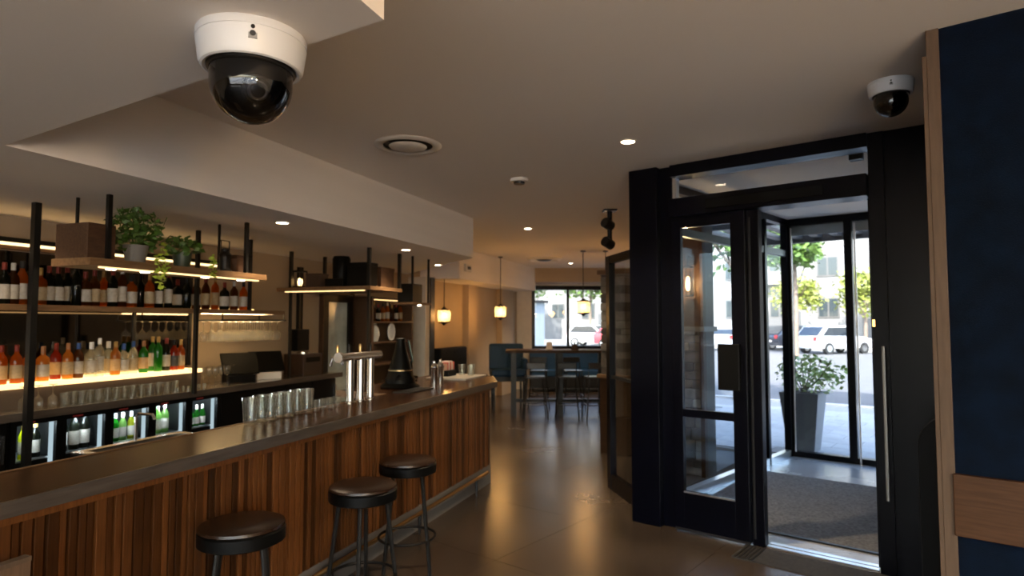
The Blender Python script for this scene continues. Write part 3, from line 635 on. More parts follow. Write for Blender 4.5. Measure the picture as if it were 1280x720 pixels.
bx = thing('sachet_box', 'black box of red and white sugar sachets on the bar end', 'box', B(6.62,3.16,1.12), RB)
MB().box(0,.22,0,.14,0,.07).build('box', blacksat, bx)
for k in range(8): MB().box(.01+k*.026,.024+k*.026,.02,.12,.07,.15+.012*(k % 3)).build('sachet', pbr('sachet red',(.6,.08,.07),.6) if k % 3 == 1 else pbr('sachet white',(.75,.68,.6),.6) if k % 3 else pbr('sachet tan',(.55,.3,.2),.6), bx)
for i,(px,z) in enumerate(((304,1.10),(337,1.10))):
    t = thing('till_terminal', ('tilted dark till screen beside the wine glasses','tilted dark till screen with a receipt printer tray')[i], 'till', B(ux(px,5.08),5.08,z), RB-.5)
    MB().box(-.14,.14,-.05,.20,0,.08).build('base', blacksat if i == 0 else offw, t, bevel=.004)
    MB().box(-.19,.19,-.012,.012,-.13,.13).xf(Matrix.Translation((0,.05,.20)) @ Matrix.Rotation(R(-32),4,'X')).build('screen', blacksat, t, bevel=.004)
pm = thing('coffee_machine', 'dark brown box shaped appliance at the right end of the counter', 'appliance', B(6.35,4.98,1.10), RB)
MB().box(0,.36,0,.3,0,.26).build('body', pbr('dark brown enamel',(.04,.02,.012),.35), pm, bevel=.012)
MB().box(.05,.31,-.008,0,.16,.22).build('panel', blacksat, pm); MB().lathe([(0,.26),(.08,.26),(.08,.28),(0,.28)],14,(.18,.15,0)).build('lid', steel, pm)
# items on the hanging shelves
cr = thing('wooden_crate', 'dark wooden crate at the left end of the hanging shelf', 'crate', B(2.84,3.92,2.168), RB)
for k in range(2): MB().box(0,.19,0 if k == 0 else .285,.015 if k == 0 else .30,0,.23).build('side_board', cratew, cr, bevel=.002)
for k in range(2): MB().box(0 if k == 0 else .175,.015 if k == 0 else .19,.015,.285,0,.23).build('end_board', cratew, cr, bevel=.002)
MB().box(.015,.175,.015,.285,0,.012).build('bottom', cratew, cr)
def foliage(parent, name, n, fn, size, mat, seed):
    rn = random.Random(seed); m = MB()
    for i in range(n):
        c = Vector(fn(rn)); a = Vector((rn.uniform(-1,1),rn.uniform(-1,1),rn.uniform(-.6,.6))).normalized(); b = a.cross(Vector((rn.uniform(-1,1),rn.uniform(-1,1),rn.uniform(-1,1)))).normalized()
        s_ = size*rn.uniform(.6,1.3)
        m._add([c-a*s_, c-b*s_*.55+a*s_*.1, c+a*s_, c+b*s_*.55+a*s_*.1], [(0,1,2,3)])
    o = m.build(name, mat, parent, recalc=False); o['kind'] = 'stuff'; return o
p1 = thing('trailing_plant', 'bushy green plant trailing over the front of the hanging shelf', 'plant', B(3.27,4.03,2.168), RB)
MB().lathe([(0,0),(.06,0),(.085,.13),(.078,.13),(.06,.02),(0,.02)],16).build('pot', pbr('grey pot',(.18,.17,.16),.7), p1, smooth=True)
def bush(cx,cy0,cz,rx,ry,rz):
    def f(r):
        while 1:
            p = [r.uniform(-1,1) for _ in range(3)]
            if sum(q*q for q in p) < 1: return (cx+p[0]*rx, cy0+p[1]*ry, cz+p[2]*rz)
    return f
foliage(p1,'foliage',420,bush(0,0,.24,.21,.15,.16),.03,leafm,1)
foliage(p1,'trailing_vine',90,bush(.06,-.185,-.02,.05,.03,.17),.022,leafy,2)
for k in range(5): MB().tube([(0,0,.12),(-.12+.07*k,-.05,.25),(-.2+.1*k,-.06,.36)], .004, 5).build('stem', leafm, p1)
p2 = thing('trailing_plant', 'smaller green plant right of the bushy one on the shelf', 'plant', B(3.66,4.02,2.168), RB)
MB().lathe([(0,0),(.055,0),(.07,.12),(.064,.12),(.05,.02),(0,.02)],16).build('pot', pbr('dark green pot',(.02,.035,.02),.5), p2, smooth=True)
foliage(p2,'foliage',170,bush(0,0,.17,.16,.12,.08),.028,leafm,3); foliage(p2,'trailing_vine',36,bush(.13,-.18,.02,.035,.02,.10),.02,leafy,4)
ln = thing('storm_lantern', 'small dark metal lantern with handle on the hanging shelf', 'lantern', B(4.12,4.05,2.168), RB)
MB().lathe([(0,0),(.05,0),(.055,.02),(.045,.03),(.045,.13),(.055,.15),(.03,.18),(.035,.2),(0,.21)],14).build('body', black, ln, smooth=True)
MB().tube([(-.045,0,.15),(-.045,0,.27),(.045,0,.27),(.045,0,.15)], .006, 6).build('handle', black, ln)
def sbox(u,v,z,w_,d_,h_,mat,label,cat='box',rz=0):
    t = thing('storage_box', label, cat, B(u,v,z), RB+rz)
    MB().box(0,w_,0,d_,0,h_).build('body', mat, t, bevel=.004); MB().box(-.005,w_+.005,-.005,d_+.005,h_*.86,h_+.006).build('lid', mat, t, bevel=.003); return t
sbox(4.19,3.99,2.168,.13,.2,.15,cratew,'brown box beside the lantern on the hanging shelf')
def speaker(u,v,z,w_,d_,h_,label):
    t = thing('speaker', label, 'speaker', B(u,v,z), RB)
    MB().box(0,w_,0,d_,0,h_).build('cabinet', blacksat, t, bevel=.006); MB().box(.012,w_-.012,-.006,0,.012,h_-.012).build('grille', black, t)
    MB().box(-.006,0,.012,d_-.012,.012,h_-.012).build('side_grille', black, t)
speaker(4.36,4.03,2.168,.06,.15,.17,'small black speaker at the right end of the plant shelf')
speaker(7.10,3.90,2.01,.26,.22,.24,'black speaker on the small hanging shelf at the bar end')
am = thing('coffee_urn', 'tall black coffee urn on the second hanging shelf', 'urn', B(6.30,4.42,2.165), RB)
MB().box(-.13,.13,-.12,.14,0,.10).build('base', blacksat, am, bevel=.008); MB().lathe([(.10,.1),(.105,.34),(.09,.37),(0,.37)],18).build('tank', blacksat, am, smooth=True); MB().tube([(0,-.1,.2),(0,-.16,.19),(0,-.16,.15)],.012,8).build('spout', gunm, am)
sbox(6.14,3.95,2.165,.20,.28,.27,blacksat,'large black box at the corner of the second hanging shelf')
sbox(6.42,3.95,2.165,.30,.30,.24,cratew,'brown wooden box behind the black box on the shelf')
sbox(6.16,4.62,2.165,.16,.20,.16,pbr('dark brown enamel',(.04,.02,.012),.35),'low dark box left of the coffee urn')
ll = thing('table_lantern', 'glowing warm lantern at the left end of the second shelf', 'lantern', B(6.22,4.95,2.165), RB)
MB().box(-.06,.06,-.06,.06,0,.02).build('base', black, ll); MB().box(-.06,.06,-.06,.06,.19,.21).build('top', black, ll)
for sx in (-1,1):
    for sy in (-1,1): MB().box(sx*.055-.005,sx*.055+.005,sy*.055-.005,sy*.055+.005,.02,.19).build('post', black, ll)
MB().lathe([(0,.03),(.02,.03),(.03,.07),(.02,.11),(0,.12)],12).build('bulb', bulb, ll, smooth=True)
# far end of the back bar: doorway and shelving unit
d2 = thing('door_2', 'dark framed glazed service door in the beige wall', 'door', B(7.28,5.449), RB, kind='structure')
for x0,x1,z0,z1 in ((0,.12,0,2.16),(.60,.72,0,2.16),(.12,.60,2.04,2.16),(.12,.60,0,.6)): MB().box(x0,x1,-.06,0,z0,z1).build('frame_bar', black, d2)
MB().box(.12,.60,-.03,-.02,.6,2.04).build('pane', pbr('pale door glass',(.42,.48,.46),.15,var=.35,scale=3), d2)
MB().box(-.02,0,-.07,0,0,2.18).build('casing', cratew, d2); MB().box(.72,.74,-.07,0,0,2.18).build('casing', cratew, d2)
pn = thing('wall_telephone', 'black wall unit on a dark conduit left of the service door', 'wall unit', B(6.80,5.40,1.38), RB)
MB().box(-.12,.12,-.06,.049,0,.28).build('body', blacksat, pn, bevel=.01); MB().box(-.02,.02,.0,.049,.28,1.1).build('conduit', black, pn); MB().box(.04,.055,.0,.049,.28,1.1).build('conduit', black, pn)
su = thing('shelving_unit', 'tall dark wooden shelving unit with bottles beyond the taps', 'shelving', B(8.05,5.10), RB)
for x0 in (0,1.22): MB().box(x0,x0+.05,0,.345,0,2.14).build('upright', cratew, su)
MB().box(.05,1.22,.325,.345,0,2.14).build('back_panel', pbr('dark back panel',(.06,.035,.022),.6), su)
for z in (.5,1.1,1.43,1.74,2.10): MB().box(.05,1.22,0,.325,z,z+.03).build('shelf', cratew, su)
MB().box(.10,1.18,.03,.05,2.09,2.10).build('light_strip', warmled2, su)
for i in range(8):
    g, lb, cp = [('amber','white','white'),('brown',None,'gold'),('dark','white','red'),('amber','cream','black')][i % 4]
    bottle(('spirit','wine','square')[i % 3], g, lb, cp, B(8.18+i*.135,5.24,1.77), '%s bottle, %s on the shelving unit beyond the taps' % (cw[g], ordl(i,8)), 'bottles on the shelving unit', .95)
ov = thing('oval_plaque', 'white oval plaque on the shelving unit', 'plaque', B(8.78,5.20,1.46), RB)
e = [(.11*math.cos(i*math.pi/12), .14+.14*math.sin(i*math.pi/12)) for i in range(24)]
MB().yprism(e,-.008,.008).build('plate', pbr('white plaque',(.8,.84,.88),.4), ov); MB().yprism([(x*.75,.14+(z-.14)*.75) for x,z in e],-.0095,-.008).build('print', pbr('grey blue print',(.55,.62,.70),.5), ov)
vs = thing('pale_vase', 'pale tall vase on the shelving unit left of the plaque', 'vase', B(8.28,5.22,1.46), RB)
MB().lathe([(0,0),(.07,0),(.10,.10),(.08,.20),(.045,.25),(.05,.27),(0,.27)],16).build('body', pbr('pale ceramic',(.5,.52,.52),.4), vs, smooth=True); MB().tube([(.048*math.cos(i*.524),.048*math.sin(i*.524),.27) for i in range(12)],.005,6,True).build('rim', pbr('pale ceramic',(.5,.52,.52),.4), vs)
pc = thing('picture_frame', 'small framed picture on the wall behind the far speaker', 'picture', B(10.35,5.43,2.05), RB)
MB().box(0,.30,0,.019,0,.30).build('frame', offw, pc); MB().box(.03,.27,-.004,0,.03,.27).build('print', pbr('dark print',(.06,.07,.05),.6,var=.5,scale=8), pc)
col = thing('service_column', 'dark service column with a pale face beyond the bar', 'column', B(9.75,5.10), RB)
MB().box(0,.16,0,.34,0,2.55).build('pale_face', pale, col); MB().box(.16,.32,-.02,.34,0,2.55).build('dark_face', black, col)
# ================================================================== CEILING FITTINGS
def dome(loc, R0, rz, name_label, sc):
    t = thing('dome_camera', name_label, 'security camera', loc, rz)
    k = sc
    MB().lathe([(0,0),(.160*k,0),(.163*k,-.004*k),(.163*k,-.026*k)],64).build('mounting_ring', whitep, t, smooth=True)
    MB().lathe([(.1605*k,-.026*k),(.1605*k,-.029*k),(.1625*k,-.030*k),(.1535*k,-.095*k),(.148*k,-.106*k),(.141*k,-.109*k),(.133*k,-.106*k),(.130*k,-.085*k),(.0,-.085*k)],64).build('housing', whitep, t, smooth=True)
    MB().lathe([(.130*k,-.088*k),(.1295*k,-.112*k),(.124*k,-.116*k),(.121*k,-.10*k)],64,cap=False).build('gasket', black, t, smooth=True)
    n = 14; r = .1225*k
    MB().lathe([(r,-.105*k),(r,-.15*k)]+[(r*math.cos(i*math.pi/2/n), -.15*k-r*math.sin(i*math.pi/2/n)*1.02) for i in range(1,n+1)],64,cap=False).build('dome_cover', domeg, t, smooth=True)
    c = MB().lathe([(0,-.10*k),(.104*k,-.10*k),(.104*k,-.15*k)]+[(.104*k*math.cos(i*math.pi/20), -.15*k-.100*k*math.sin(i*math.pi/20)) for i in range(1,10)]+[(0,-.251*k)],40).build('camera_module', blacksat, t, smooth=True)
    # lens barrel looking slightly down towards the room (-y)
    Mx = Matrix.Translation((.0,0,-.15*k)) @ Matrix.Rotation(.22,4,'Z') @ Matrix.Rotation(R(118),4,'X') @ Matrix.Translation((0,0,.072*k))
    for rr, z0, z1, mt_ in ((.046,.0,.032,'black'),(.030,.032,.036,'gun'),(.020,.036,.038,'lens')):
        MB().lathe([(0,z0*k),(rr*k,z0*k),(rr*k,z1*k),(rr*k*.86,z1*k+.002*k),(rr*k*.7,z1*k-.002*k),(0,z1*k-.002*k)],28).xf(Mx).build('lens_barrel' if mt_ != 'lens' else 'lens', {'black': blacksat, 'gun': pbr('lens ring metal',(.16,.16,.17),.3,.8), 'lens': pbr('lens glass',(.01,.012,.03),.05,spec=1)}[mt_], c, smooth=True)
    for z, rr in ((-.036,.006),(-.056,.0085)):
        MB().tube([(.004*k,-.150*k,z*k),(.004*k,-.1635*k,z*k)], rr*k, 14).build('screw', gunm if z < -.05 else black, t, smooth=True)
    MB().box(-.008*k,.016*k,-.1625*k,-.155*k,-.070*k,-.054*k).build('lock_tab', pbr('grey tab',(.3,.3,.3),.4), t)
    return t
dome((-.775,1.82,ZS), .16, .38, 'large white dome security camera on the lowered ceiling', .95)
dome((2.165,3.50,ZC), .12, -.55, 'small white dome security camera above the entrance', .72)
def downlight(x, y, z, label, pw=22, r=.05, spot=110):
    t = thing('downlight', label, 'downlight', (x,y,z), 0, 'recessed downlights')
    MB().lathe([(r,0),(r*1.35,0),(r*1.35,-.006),(r*1.05,-.008),(r,-.004)],24,cap=False).build('trim_ring', offw, t, smooth=True)
    MB().lathe([(0,-.002),(r,-.002),(r,-.0035),(0,-.0035)],24).build('lens', lampw, t)
    lamp('SPOT','lamp',t,(0,0,-.03),pw,(1,.76,.48),.05,spot,.7)
DL = [(.879,4.66,ZC,'downlight nearest the entrance on the main ceiling'),(.233,9.05,ZC,'downlight on the main ceiling beyond the smoke detector'),(1.36,14.4,ZC,'small downlight near the far window'),(-.43,13.6,ZC,'small downlight near the hanging lanterns')]
for x,y,z,l_ in DL: downlight(x,y,z,l_,110)
for u,v,l_ in ((4.305,3.62,'downlight in the soffit above the bar centre'),(6.42,3.62,'downlight in the soffit above the second hanging shelf'),(8.28,4.13,'farthest downlight in the bar soffit')):
    x,y,_ = B(u,v); downlight(x,y,ZS,l_,30)
for x,y,l_ in ((.6,1.0,'added unseen downlight on the ceiling above the viewer'),(2.2,-1.0,'added unseen downlight behind the viewer on the right'),(.8,-2.6,'added unseen downlight far behind the viewer'),(.4,6.9,'')):  # out-of-view downlights added to light the room around the viewer
    if l_: downlight(x,y,ZC,l_,110)
for u,l_ in ((.6,'downlight in the soffit at the near bar end'),(2.45,'downlight in the soffit above the hanging plant shelf')):
    x,y,_ = B(u,4.35); downlight(x,y,ZS,l_,12)
df = thing('air_diffuser', 'round white air diffuser on the main ceiling', 'air vent', (-.803,4.75,ZC))
MB().lathe([(.19,0),(.255,0),(.26,-.006),(.25,-.014),(.215,-.022),(.19,-.012)],48,cap=False).build('outer_ring', offw, df, smooth=True)
MB().lathe([(0,-.001),(.19,-.001),(.19,-.002),(0,-.002)],40).build('throat', black, df)
MB().lathe([(.0,-.012),(.140,-.012),(.146,-.016),(.136,-.026),(.09,-.034),(0,-.036)],40).build('centre_disc', offw, df, smooth=True)
sd = thing('smoke_detector', 'small white smoke detector on the main ceiling', 'smoke detector', (.069,5.9,ZC))
MB().lathe([(0,0),(.085,0),(.09,-.01),(.085,-.028),(.06,-.032),(0,-.032)],28).build('base', offw, sd, smooth=True); MB().lathe([(.055,-.032),(.052,-.05),(0,-.052)],24).build('chamber', black, sd, smooth=True)
ac = thing('ceiling_vent', 'wide round ceiling vent far back near the window', 'air vent', (.69,13.3,ZC))
MB().lathe([(.24,0),(.36,0),(.37,-.02),(.30,-.05),(.24,-.02)],36,cap=False).build('outer_ring', offw, ac, smooth=True); MB().lathe([(0,-.01),(.2,-.015),(.12,-.06),(0,-.07)],30).build('centre_cone', gunm, ac, smooth=True)
tl = thing('track_spotlights', 'black ceiling spotlight fitting left of the entrance', 'spotlight', (1.19,7.55,ZC))
MB().box(-.08,.08,-.08,.08,-.02,-.0005).build('plate', black, tl); MB().tube([(0,0,-.02),(0,0,-.46)], .03, 10).build('stem', black, tl)
for z in (-.19,-.42):
    q = MB().tube([(-.07,-.06,z+.03),(.02,.02,z-.01)], .062, 14).build('spot_head', black, tl, smooth=True)
    MB().tube([(-.074,-.064,z+.032),(-.07,-.06,z+.03)], .05, 14).build('spot_lens', gunm, q)
wa = thing('wall_sensor', 'small white box on the beam at the far left', 'sensor', B(10.6,4.70,2.70), RB); MB().box(0,.26,0,.05,0,.14).build('body', offw, wa, bevel=.006); MB().box(.05,.21,-.004,0,.04,.10).build('grille', gunm, wa)
# pendants
lampglass = pane('pendant glass', (.9,.66,.36), 1.45, .05, (1,.66,.30), .22)
def pendant(x, y, z, zc, label, pw=10, sc=1.0, col=(1,.70,.38)):
    t = thing('pendant_lantern', label, 'pendant lamp', (x,y,z), .3, 'hanging lantern lamps')
    MB().tube([(0,0,.17*sc),(0,0,zc-z)], .008, 6).build('cord', black, t); MB().lathe([(0,0),(.05,0),(.05,-.02),(0,-.02)],14,(0,0,zc-z)).build('ceiling_rose', black, t)
    MB().lathe([(0,.17*sc),(.02*sc,.165*sc),(.05*sc,.13*sc),(.13*sc,.115*sc),(.13*sc,.10*sc),(0,.10*sc)],16).build('cap', black, t, smooth=True)
    MB().lathe([(.115*sc,.10*sc),(.12*sc,0),(.11*sc,-.11*sc)],16,cap=False).build('shade', lampglass, t, smooth=True, recalc=False)
    MB().lathe([(.118*sc,-.105*sc),(.118*sc,-.12*sc),(.04*sc,-.14*sc),(.02*sc,-.17*sc),(0,-.175*sc)],16).build('bottom_ring', black, t, smooth=True)
    MB().lathe([(0,-.06),(.025,-.04),(.035,.0),(.025,.04),(0,.06)],12).build('bulb', bulb, t, smooth=True)
    lamp('POINT','lamp',t,(0,0,-.0),pw,col,.10*sc)
pendant(-1.25,11.5,1.87,ZC,'glowing lantern hanging before the beige wall, left of the two',15)
pendant(-.24,13.0,1.97,ZC,'glowing lantern hanging right of the beige pilaster',15)
pendant(1.36,11.9,2.04,ZC,'lantern hanging over the high table before the window',14)
pendant(1.79,11.9,2.08,ZC,'narrow lantern hanging at the right end of the high table',8,.6)
# ================================================================== FAR SEATING
ht = thing('high_table', 'long high wooden table near the far window', 'table', (-.12,11.75,0), .0)
MB().box(0,2.0,0,.75,1.175,1.225).build('table_top', oak, ht, bevel=.004)
for x in (.10,.98,1.82): 
    for y in (.08,.60): MB().box(x,x+.10,y,y+.08,0,1.175).build('leg', black, ht)
MB().box(.1,1.9,.34,.40,.22,.28).build('footrest', black, ht)
def chair(x,y,rz,mat,label):
    t = thing('high_stool', label, 'bar stool', (x,y,0), rz, 'metal stools around the high table')
    MB().box(-.18,.18,-.18,.18,.745,.775).build('seat', mat, t, bevel=.01)
    for sx in (-1,1):
        for sy in (-1,1): MB().tube([(sx*.15,sy*.15,.75),(sx*.215,sy*.215,.005)], .014, 6).build('leg', mat, t)
    for sy in (-1,1): MB().tube([(-.19,sy*.19,.27),(.19,sy*.19,.27)], .010, 6).build('stretcher', mat, t)
    for sx in (-1,1): MB().tube([(sx*.19,-.19,.27),(sx*.19,.19,.27)], .010, 6).build('stretcher', mat, t)
    MB().tube([(-.17,-.16,.76),(-.17,-.19,1.02),(.17,-.19,1.02),(.17,-.16,.76)], .012, 6).build('back_hoop', mat, t); MB().box(-.16,.16,-.20,-.18,.92,1.02).build('back_rail', mat, t)
chair(.42,11.45,.05,gunm,'metal stool at the high table, leftmost in front'); chair(1.0,11.42,-.1,black,'black stool at the high table, middle one in front'); chair(1.52,11.40,.1,gunm,'metal stool at the high table, rightmost in front')
chair(.55,12.85,3.1,black,'black stool at the left behind the high table'); chair(1.25,12.85,3.2,black,'black stool at the right behind the high table')
def sofa(loc, rz, L, h, label, mat, seat=.75, tuft=True, name='banquette', depth=.62):
    t = thing(name, label, 'bench seat', loc, rz)
    MB().box(0,L,-depth,-.14,seat-.16,seat).build('seat_cushion', mat, t, bevel=.03)
    MB().box(0,L,-depth+.04,-.02,.10,seat-.16).build('base', black, t)
    bk_ = MB().box(0,L,-.16,0,seat-.1,h).build('backrest', mat, t, bevel=.035)
    if tuft:
        n = max(3,int(L/.16))
        for r_ in range(3):
            for k in range(n-(r_ % 2)): MB().lathe([(0,.012),(.014,.006),(.016,0)],8).xf(Matrix.Translation(((k+.5+.5*(r_ % 2))*L/n,-.160,h-.1-r_*.13)) @ Matrix.Rotation(R(90),4,'X')).build('button', mat, bk_)
    for x in (.05,L-.09): MB().box(x,x+.04,-depth+.06,-depth+.10,0,.10).build('foot', black, t)
sofa(B(10.45,5.30),RB,1.2,1.27,'dark upholstered high bench along the beige wall',darkfab,.72)
wc = thing('wing_chair', 'blue tufted high chair at the left end of the high table', 'chair', (-.13,13.2,0), .12)
MB().box(-.36,.36,-.62,-.10,.66,.80).build('seat_cushion', tealv, wc, bevel=.04)
bk_ = MB().box(-.36,.36,-.14,.02,.70,1.31).build('backrest', tealv, wc, bevel=.05)
for r_ in range(3):
    for k in range(5): MB().lathe([(0,.012),(.014,.006),(.016,0)],8).xf(Matrix.Translation((-.28+k*.14+.07*(r_ % 2)-.03,-.14,1.20-r_*.13)) @ Matrix.Rotation(R(90),4,'X')).build('button', tealv, bk_)
MB().box(.30,.40,-.50,-.05,.78,1.02).build('arm', tealv, wc, bevel=.03); MB().box(-.34,.34,-.58,-.12,.56,.66).build('base', black, wc)
for x in (-.32,.28):
    for y in (-.58,-.14): MB().box(x,x+.04,y,y+.04,0,.56).build('leg', black, wc)
sofa((.45,16.35,0),0,2.6,1.06,'blue upholstered bench under the far street window',tealv,.55)
for i,(x,y,lab,mt_) in enumerate(((.72,12.1,'pale menu card standing on the high table',offw),(1.20,12.0,'brown sauce bottle holder on the high table',cratew))):
    t = thing('table_item', lab, 'table item', (x,y,1.225)); MB().box(-.07,.07,-.04,.04,0,.02).build('base', mt_, t); MB().box(-.055,.055,-.02,.02,.02,.15 if i == 0 else .10).build('body', mt_, t)
    if i: MB().lathe([(0,.1),(.02,.1),(.015,.16),(0,.17)],10).build('bottle_top', black, t)
rp = thing('floor_sign', 'black rounded freestanding panel beside the navy partition', 'panel', D(2.215,-.66), RD)
pts = [(0,0)]+[(0,1.02)]+[(.22-.22*math.cos(a*math.pi/16), 1.02+.20*math.sin(a*math.pi/16)) for a in range(1,9)]+[(.55,1.22),(.55,0)]
MB().yprism(pts,0,.03).build('panel', pbr('black panel',(.002,.002,.003),.5,spec=.15), rp); MB().tube([(x,0,z) for x,z in pts[:-2]], .003, 6).build('edge_trim', gunm, rp)
MB().box(.1,.5,-.01,.16,0,.02).build('base', black, rp)
# ================================================================== STREET
grd = pbr('pale asphalt', (.085,.085,.087), .9, var=.12, scale=3, coord='Object')
struct('floor.002', MB().box(-140,140,3.72,120,-.16,-.06), grd, 'sunlit street asphalt outside', D(0,0), RD, cat='street')
struct('floor.003', MB().box(-9,-.2,.3,3.72,-.16,-.06).box(-140,-9,-40,3.72,-.16,-.06), grd, 'paved ground outside along the building', D(0,0), RD, cat='street')
struct('floor.004', MB().box(-60,60,-80,-4.75,-.3,-.1), pbr('pale bounce ground',(.55,.53,.5),.9), 'unseen pale ground added behind the building to bounce light onto the ceiling', cat='street')  # unseen ground kept pale to bounce sunlight up onto the ceiling
pv = struct('floor.005', MB().box(-5,6,3.72,9.5,-.10,-.02), pbr('paving joint',(.27,.27,.27),.9), 'pale paved footway outside the lobby', D(0,0), RD, cat='footway')
pm_ = MB().box(.004,.596,.004,.396,-.02,-.004).mesh('paver', pbr('pale paver',(.36,.36,.36),.8,var=.1,scale=5,objvar=.08))
for i in range(-4,8):
    for j in range(12): put('paver', pm_, pv, ((i*.6)+(.3 if j % 2 else 0), 3.78+j*.4, 0))
struct('trim_5', MB().box(-60,40,9.5,9.65,-.06,.02), pbr('kerb stone',(.5,.5,.5),.8), 'pale kerb along the footway', D(0,0), RD, cat='kerb')
struct('floor.006', MB().box(-60,40,38,46,-.06,.06), pbr('far footway',(.26,.26,.25),.85), 'far footway in front of the apartment building', D(0,0), RD, cat='footway')
pl = thing('planter', 'tall dark grey tapered planter with green shrub outside the lobby', 'planter', D(.36,4.16,-.004), RD)
MB().prism([(-.17,-.17),(.17,-.17),(.17,.17),(-.17,.17)],0,.80,[(-.25,-.25),(.25,-.25),(.25,.25),(-.25,.25)]).build('pot', pbr('slate planter',(.13,.135,.15),.6), pl, bevel=.006)
MB().box(-.22,.22,-.22,.22,.785,.802).build('soil', pbr('soil',(.03,.02,.015),.9), pl)
foliage(pl,'foliage',480,bush(.12,.0,1.04,.48,.34,.27),.042,pbr('shrub leaf',(.30,.40,.12),.5,var=.4,scale=20),9)
for k in range(6): MB().tube([(0,0,.78),(-.15+.08*k,.1-.05*k,1.0),(-.3+.14*k,.15-.06*k,1.25)], .008, 5).build('stem', cratew, pl)
# stone pillar with lantern, outside the side glazing
op = thing('stone_pillar', 'rough stone pillar with wooden edges seen through the door glass', 'pillar', D(-.52,2.05,-.06), RD)
MB().box(.02,.33,.02,.33,0,3.1).build('core', groove, op); stones(op,.05,.30,.0,.33,0,1.75,.11,8)
for x in (-.01,.29): MB().box(x,x+.05,-.03,.05,0,3.1).build('wooden_post', oak, op)
MB().box(.04,.29,-.01,.02,1.76,3.1).build('wooden_panel', cratew, op); MB().box(-.02,.36,-.05,.36,1.70,1.76).build('ledge', grayk, op)
ol = thing('outdoor_lantern', 'glowing outdoor lantern fixed to the stone pillar', 'lantern', D(-.33,1.95,2.06), RD)
MB().box(-.05,.05,-.05,.05,.0,.012).build('base', black, ol); MB().box(-.055,.055,-.055,.055,.34,.36).build('top', black, ol); MB().tube([(0,0,.36),(0,0,.48),(0,.09,.48)], .010, 6).build('bracket', black, ol)
for sx in (-1,1):
    for sy in (-1,1): MB().box(sx*.046-.004,sx*.046+.004,sy*.046-.004,sy*.046+.004,.012,.34).build('post', black, ol)
MB().lathe([(0,.06),(.022,.08),(.03,.14),(.018,.22),(0,.24)],12).build('bulb', bulb, ol, smooth=True); lamp('POINT','lamp',ol,(0,-.09,.15),9,(1,.62,.28),.04)
# slatted canopy outside
cn = thing('slatted_canopy', 'slatted canopy above the outside of the lobby', 'canopy', D(-1.2,3.85,3.16), RD)
for k in range(2): MB().box(0,4.6,k*2.3,k*2.3+.08,-.06,.1).build('beam', gunm, cn)
for k in range(15): MB().box(.1+k*.3,.22+k*.3,.08,2.3,0,.06).build('slat', gunm, cn)
for x in (.05,4.47):
    MB().box(x,x+.08,2.3,2.38,-3.22,-.06).build('post', gunm, cn)
# apartment building across the street
fac = pbr('white render facade', (.20,.195,.185), .85, var=.04, scale=1)
ab = thing('apartment_building', 'white apartment building with rows of windows across the street', 'building', D(-46,46,0), RD)
MB().box(0,62,0,10,0,17).build('wall', fac, ab)
wg = pbr('far window glass', (.035,.045,.05), .1, spec=.4); wfm = pbr('far window frame', (.10,.095,.09), .6)
fm_ = MB().box(0,1.5,-.08,.02,0,1.5).mesh('window', wfm); gm_ = MB().box(.1,.7,-.10,-.08,.1,1.4).box(.8,1.4,-.10,-.08,.1,1.4).mesh('pane', wg)
bm_ = MB().box(-.4,3.9,-.9,.0,0,.14).mesh('balcony_slab', fac); rm_ = MB().box(-.4,3.9,-.9,-.86,.14,1.0).mesh('balustrade', pbr('balcony panel',(.13,.13,.125),.7))
for r_ in range(4):
    for k in range(17):
        x = 2+k*3.5
        o = put('window', fm_, ab, (x,0,.9+3.1*r_+1.2)); put('pane', gm_, o)
        if k % 4 == 1 and r_ > 0: b = put('balcony_slab', bm_, ab, (x-.5,0,3.1*r_+1.6)); put('balustrade', rm_, b)
MB().box(-.2,62.2,-.3,0,16.8,17.3).build('cornice', fac, ab)
for k in range(8): MB().box(3+k*7.4,6.2+k*7.4,-.06,.02,.1,2.6).build('garage_door', pbr('garage door',(.09,.09,.09),.6), ab)
# parked cars
rub = pbr('tyre', (.012,.012,.012), .8); cgl = pbr('car glass', (.02,.025,.03), .06, spec=.8)
def car(s, t_, yaw, mat, label, suv=True):
    t = thing('parked_car', label, 'car', D(s,t_,-.06), RD+yaw, 'cars parked across the street')
    H = 1.62 if suv else 1.45
    body = [(-2.1,.32),(2.05,.32),(2.15,.55),(2.1,.85),(1.3,.98),(.75,1.02),(.1,H),(-1.45,H-.02),(-2.0,1.05),(-2.15,.85)]
    MB().yprism(body,-.86,.86).build('body', mat, t, bevel=.07, smooth=True)
    MB().yprism([(.62,1.03),(.08,H-.08),(-1.38,H-.09),(-1.8,1.05)],-.872,.872).build('side_glass', cgl, t)
    q = MB().yprism([(-2.01,1.06),(-1.98,1.06),(-1.50,H-.08),(-1.54,H-.08)],-.7,.7).build('rear_window', cgl, t)
    q.location = (-.03,0,.01)
    MB().yprism([(.78,1.06),(.81,1.06),(.20,H-.06),(.16,H-.06)],-.7,.7).build('windscreen', cgl, t)
    for x in (-1.35,1.35):
        for y in (-.80,.80):
            w_ = MB().tube([(x,y-.11,.33),(x,y+.11,.33)], .33, 18).build('wheel', rub, t); MB().tube([(x,y-.115,.33),(x,y+.115,.33)], .19, 14).build('hub', alu, w_)
    for y in (-.75,.55): MB().box(-2.19,-2.12,y,y+.2,.78,1.0).build('tail_light', pbr('tail light',(.5,.02,.02),.3), t)
    MB().box(-2.2,-2.15,-.26,.26,.55,.68).build('number_plate', offw, t)
wht = pbr('white car paint', (.5,.5,.5), .25, coat=.5); blkc = pbr('dark car paint', (.02,.022,.03), .25, coat=.5); redc = pbr('red car paint', (.45,.04,.05), .25, coat=.5)
